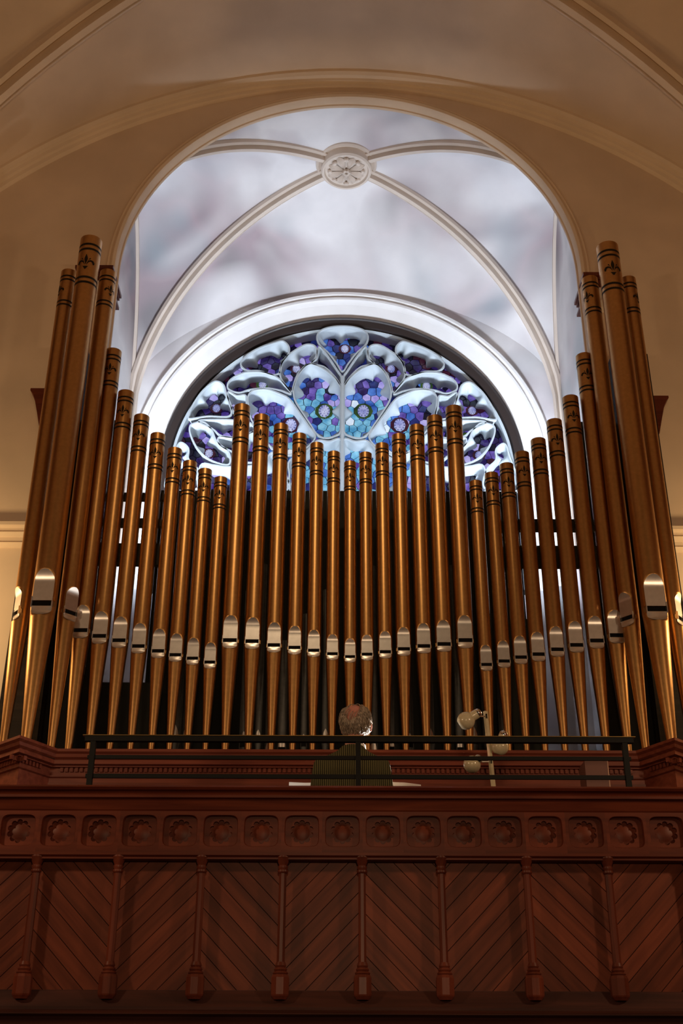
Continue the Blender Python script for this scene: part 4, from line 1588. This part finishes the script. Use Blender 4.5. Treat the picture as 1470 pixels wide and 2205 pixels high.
# sloping music desk
dk = MB()
yA, yB = 7.03, 7.12
zA = zat(1693, yA) - .05
dk.add([(px0 - .62, yA, zA - .01), (px0 + .62, yA, zA - .01), (px0 + .62, yA + .05, zA - .012), (px0 - .62, yA + .05, zA - .012), (px0 - .62, yA, E_ + 1.38), (px0 + .62, yA, E_ + 1.38), (px0 + .62, yA + .05, E_ + 1.38), (px0 - .62, yA + .05, E_ + 1.38)], [(0, 1, 2, 3), (4, 5, 6, 7), (0, 1, 5, 4), (1, 2, 6, 5), (2, 3, 7, 6), (3, 0, 4, 7)])
cl_(dk).build('music_desk', M['wood'], cs, 0)
for nm, xa, xb, top, lab in (('sheet_music', 622, 720, (1683, 1684, 1684, 1685), 'white music page showing to the left of the seated person'), ('sheet_music', 800, 906, (1682, 1682, 1684, 1689), 'white curling music page showing to the right of the seated person')):
    yy = yA + .02
    m = MB()
    rows = []
    for k in range(13):
        u = k / 12
        i = min(2, int(u * 3))
        f = u * 3 - i
        ty = top[i] * (1 - f) + top[i + 1] * f
        p = P(xa + (xb - xa) * u, ty, yy)
        rows.append([Vector((p.x, yy + .004 * math.sin(u * 5), zA - .009)), Vector((p.x, yy + .004 + .006 * math.sin(u * 5), p.z - .01)), Vector((p.x, yy + .012 + .006 * math.sin(u * 5), p.z)), Vector((p.x, yy + .013 + .006 * math.sin(u * 5), p.z)), Vector((p.x, yy + .008 + .006 * math.sin(u * 5), zA - .009))])
    m.rows(rows)
    o = m.build(nm, M['paper'], None, 40)
    tag(o, lab, 'sheet music', 'music pages on the desk')

# ================================================================== LAMP STAND, BOX
LD = 6.45
la, lb_ = P(1044.5, 1532, LD), P(1062, 1694, LD)
dirn = (lb_ - la).normalized()
foot = la + dirn * ((la.z - E_ - .63) / -dirn.z)
lamp = thing('floor_lamp', 'cream floor lamp with three round swivel shades beside the seated person', 'lamp', foot)


def lm_(m):
    m.v = [(x - foot.x, y - foot.y, z - foot.z) for x, y, z in m.v]
    return m


pole = MB()
ang = Matrix.Rotation(R_(30), 3, 'Z')
pth = [la, foot]
us = [ang @ Vector((1, 0, 0))] * 2
vs = [ang @ Vector((0, 1, 0))] * 2
pole.sweep(pth, us, vs, [(-.0095, -.0095), (.0095, -.0095), (.0095, .0095), (-.0095, .0095)])
lm_(pole).build('pole', M['enamel'], lamp, 0)
lm_(MB().lathe([(.14, 0), (.14, .012), (.02, .03)], 28, Matrix.Translation(foot))).build('base', M['enamel'], lamp)
HEADS = [((1032, 1533), (1003, 1552), .052, .02, (1046, 1543)), ((1085, 1577), (1076, 1608), .050, .02, (1053, 1594)), ((1033, 1631), (1016, 1646), .050, .03, (1056, 1640))]
for (ca, sa_, r, fw, at) in HEADS:
    A = P(*ca, LD - .03)
    B = P(*sa_, LD - .03 + fw)
    ax = (B - A).normalized()
    q = ax.to_track_quat('Z', 'Y').to_matrix().to_4x4()
    T = Matrix.Translation(A) @ q
    L = (B - A).length
    rn = r * .53
    prof = [(rn * .98, .012), (rn, .02), (rn, L - r * .83)]
    for k in range(13):
        a = R_(58 - 118 * k / 12)
        prof.append((r * math.cos(a), L - r * math.sin(a)))
    prof += [(r * .46, L + r * .84), (r * .5, L + r * .6)]
    sh = lm_(MB().lathe(prof, 28, T, False)).build('lamp_shade', M['enamel'], lamp, 50)
    cap_ = lm_(MB().lathe([(.001, -.010), (rn * .55, -.008), (rn * .9, .002), (rn * 1.0, .013), (rn * .98, .02)], 20, T, False)).build('chrome_cap', M['chrome'], sh, 50)
    pt = P(*at, LD)
    lm_(MB().tube([A + ax * .02 + Vector((0, 0, -.012)), pt], .0045, 8)).build('swivel_arm', M['chrome'], sh)
    lm_(MB().box(pt - Vector((.006, .012, .014)), pt + Vector((.006, .012, .014)))).build('clamp', M['iron'], sh, 0)

SD = 6.15
p0, p1 = P(1258, 1638, SD), P(1306, 1638, SD)
zb_ = E_ + .26
bxo = thing('wooden_box', 'small brown wooden box with a pale framed side at the rail end', 'box', ((p0.x + p1.x) / 2, SD + .08, zb_))
BO = bxo.location
zt_ = p0.z
bl2 = P(1262, 1692, SD)


def bm2(m):
    m.v = [(x - BO.x, y - BO.y, z - BO.z) for x, y, z in m.v]
    return m


x0, x1 = p0.x, p1.x
x2 = x1 + .030
sk = .16
bm2(MB().poly_prism([(x0, SD), (x1, SD), (x2, SD + sk), (x0, SD + sk)], zb_ + .35, zt_, lambda p, d: Vector((p[0], p[1], d)))).build('body', M['box'], bxo, 0)
fr = MB()
for (ua, ub, za, zb2) in ((0, .22, 0, 1), (.72, 1, 0, 1), (.22, .72, .86, 1)):
    z_0, z_1 = zb_ + .35 + (zt_ - zb_ - .35) * za, zb_ + .35 + (zt_ - zb_ - .35) * zb2
    q = [(x1 + (x2 - x1) * ua + .0005, SD + sk * ua), (x1 + (x2 - x1) * ub + .0005, SD + sk * ub), (x1 + (x2 - x1) * ub + .006, SD + sk * ub), (x1 + (x2 - x1) * ua + .006, SD + sk * ua)]
    fr.poly_prism(q, z_0, z_1, lambda p, d: Vector((p[0], p[1], d)))
bm2(fr).build('pale_frame', M['boxpale'], bxo, 0)
bm2(MB().box((x0 + .02, SD + .02, zb_), (x1 - .01, SD + sk - .02, zb_ + .35))).build('stand', M['iron'], bxo, 0)
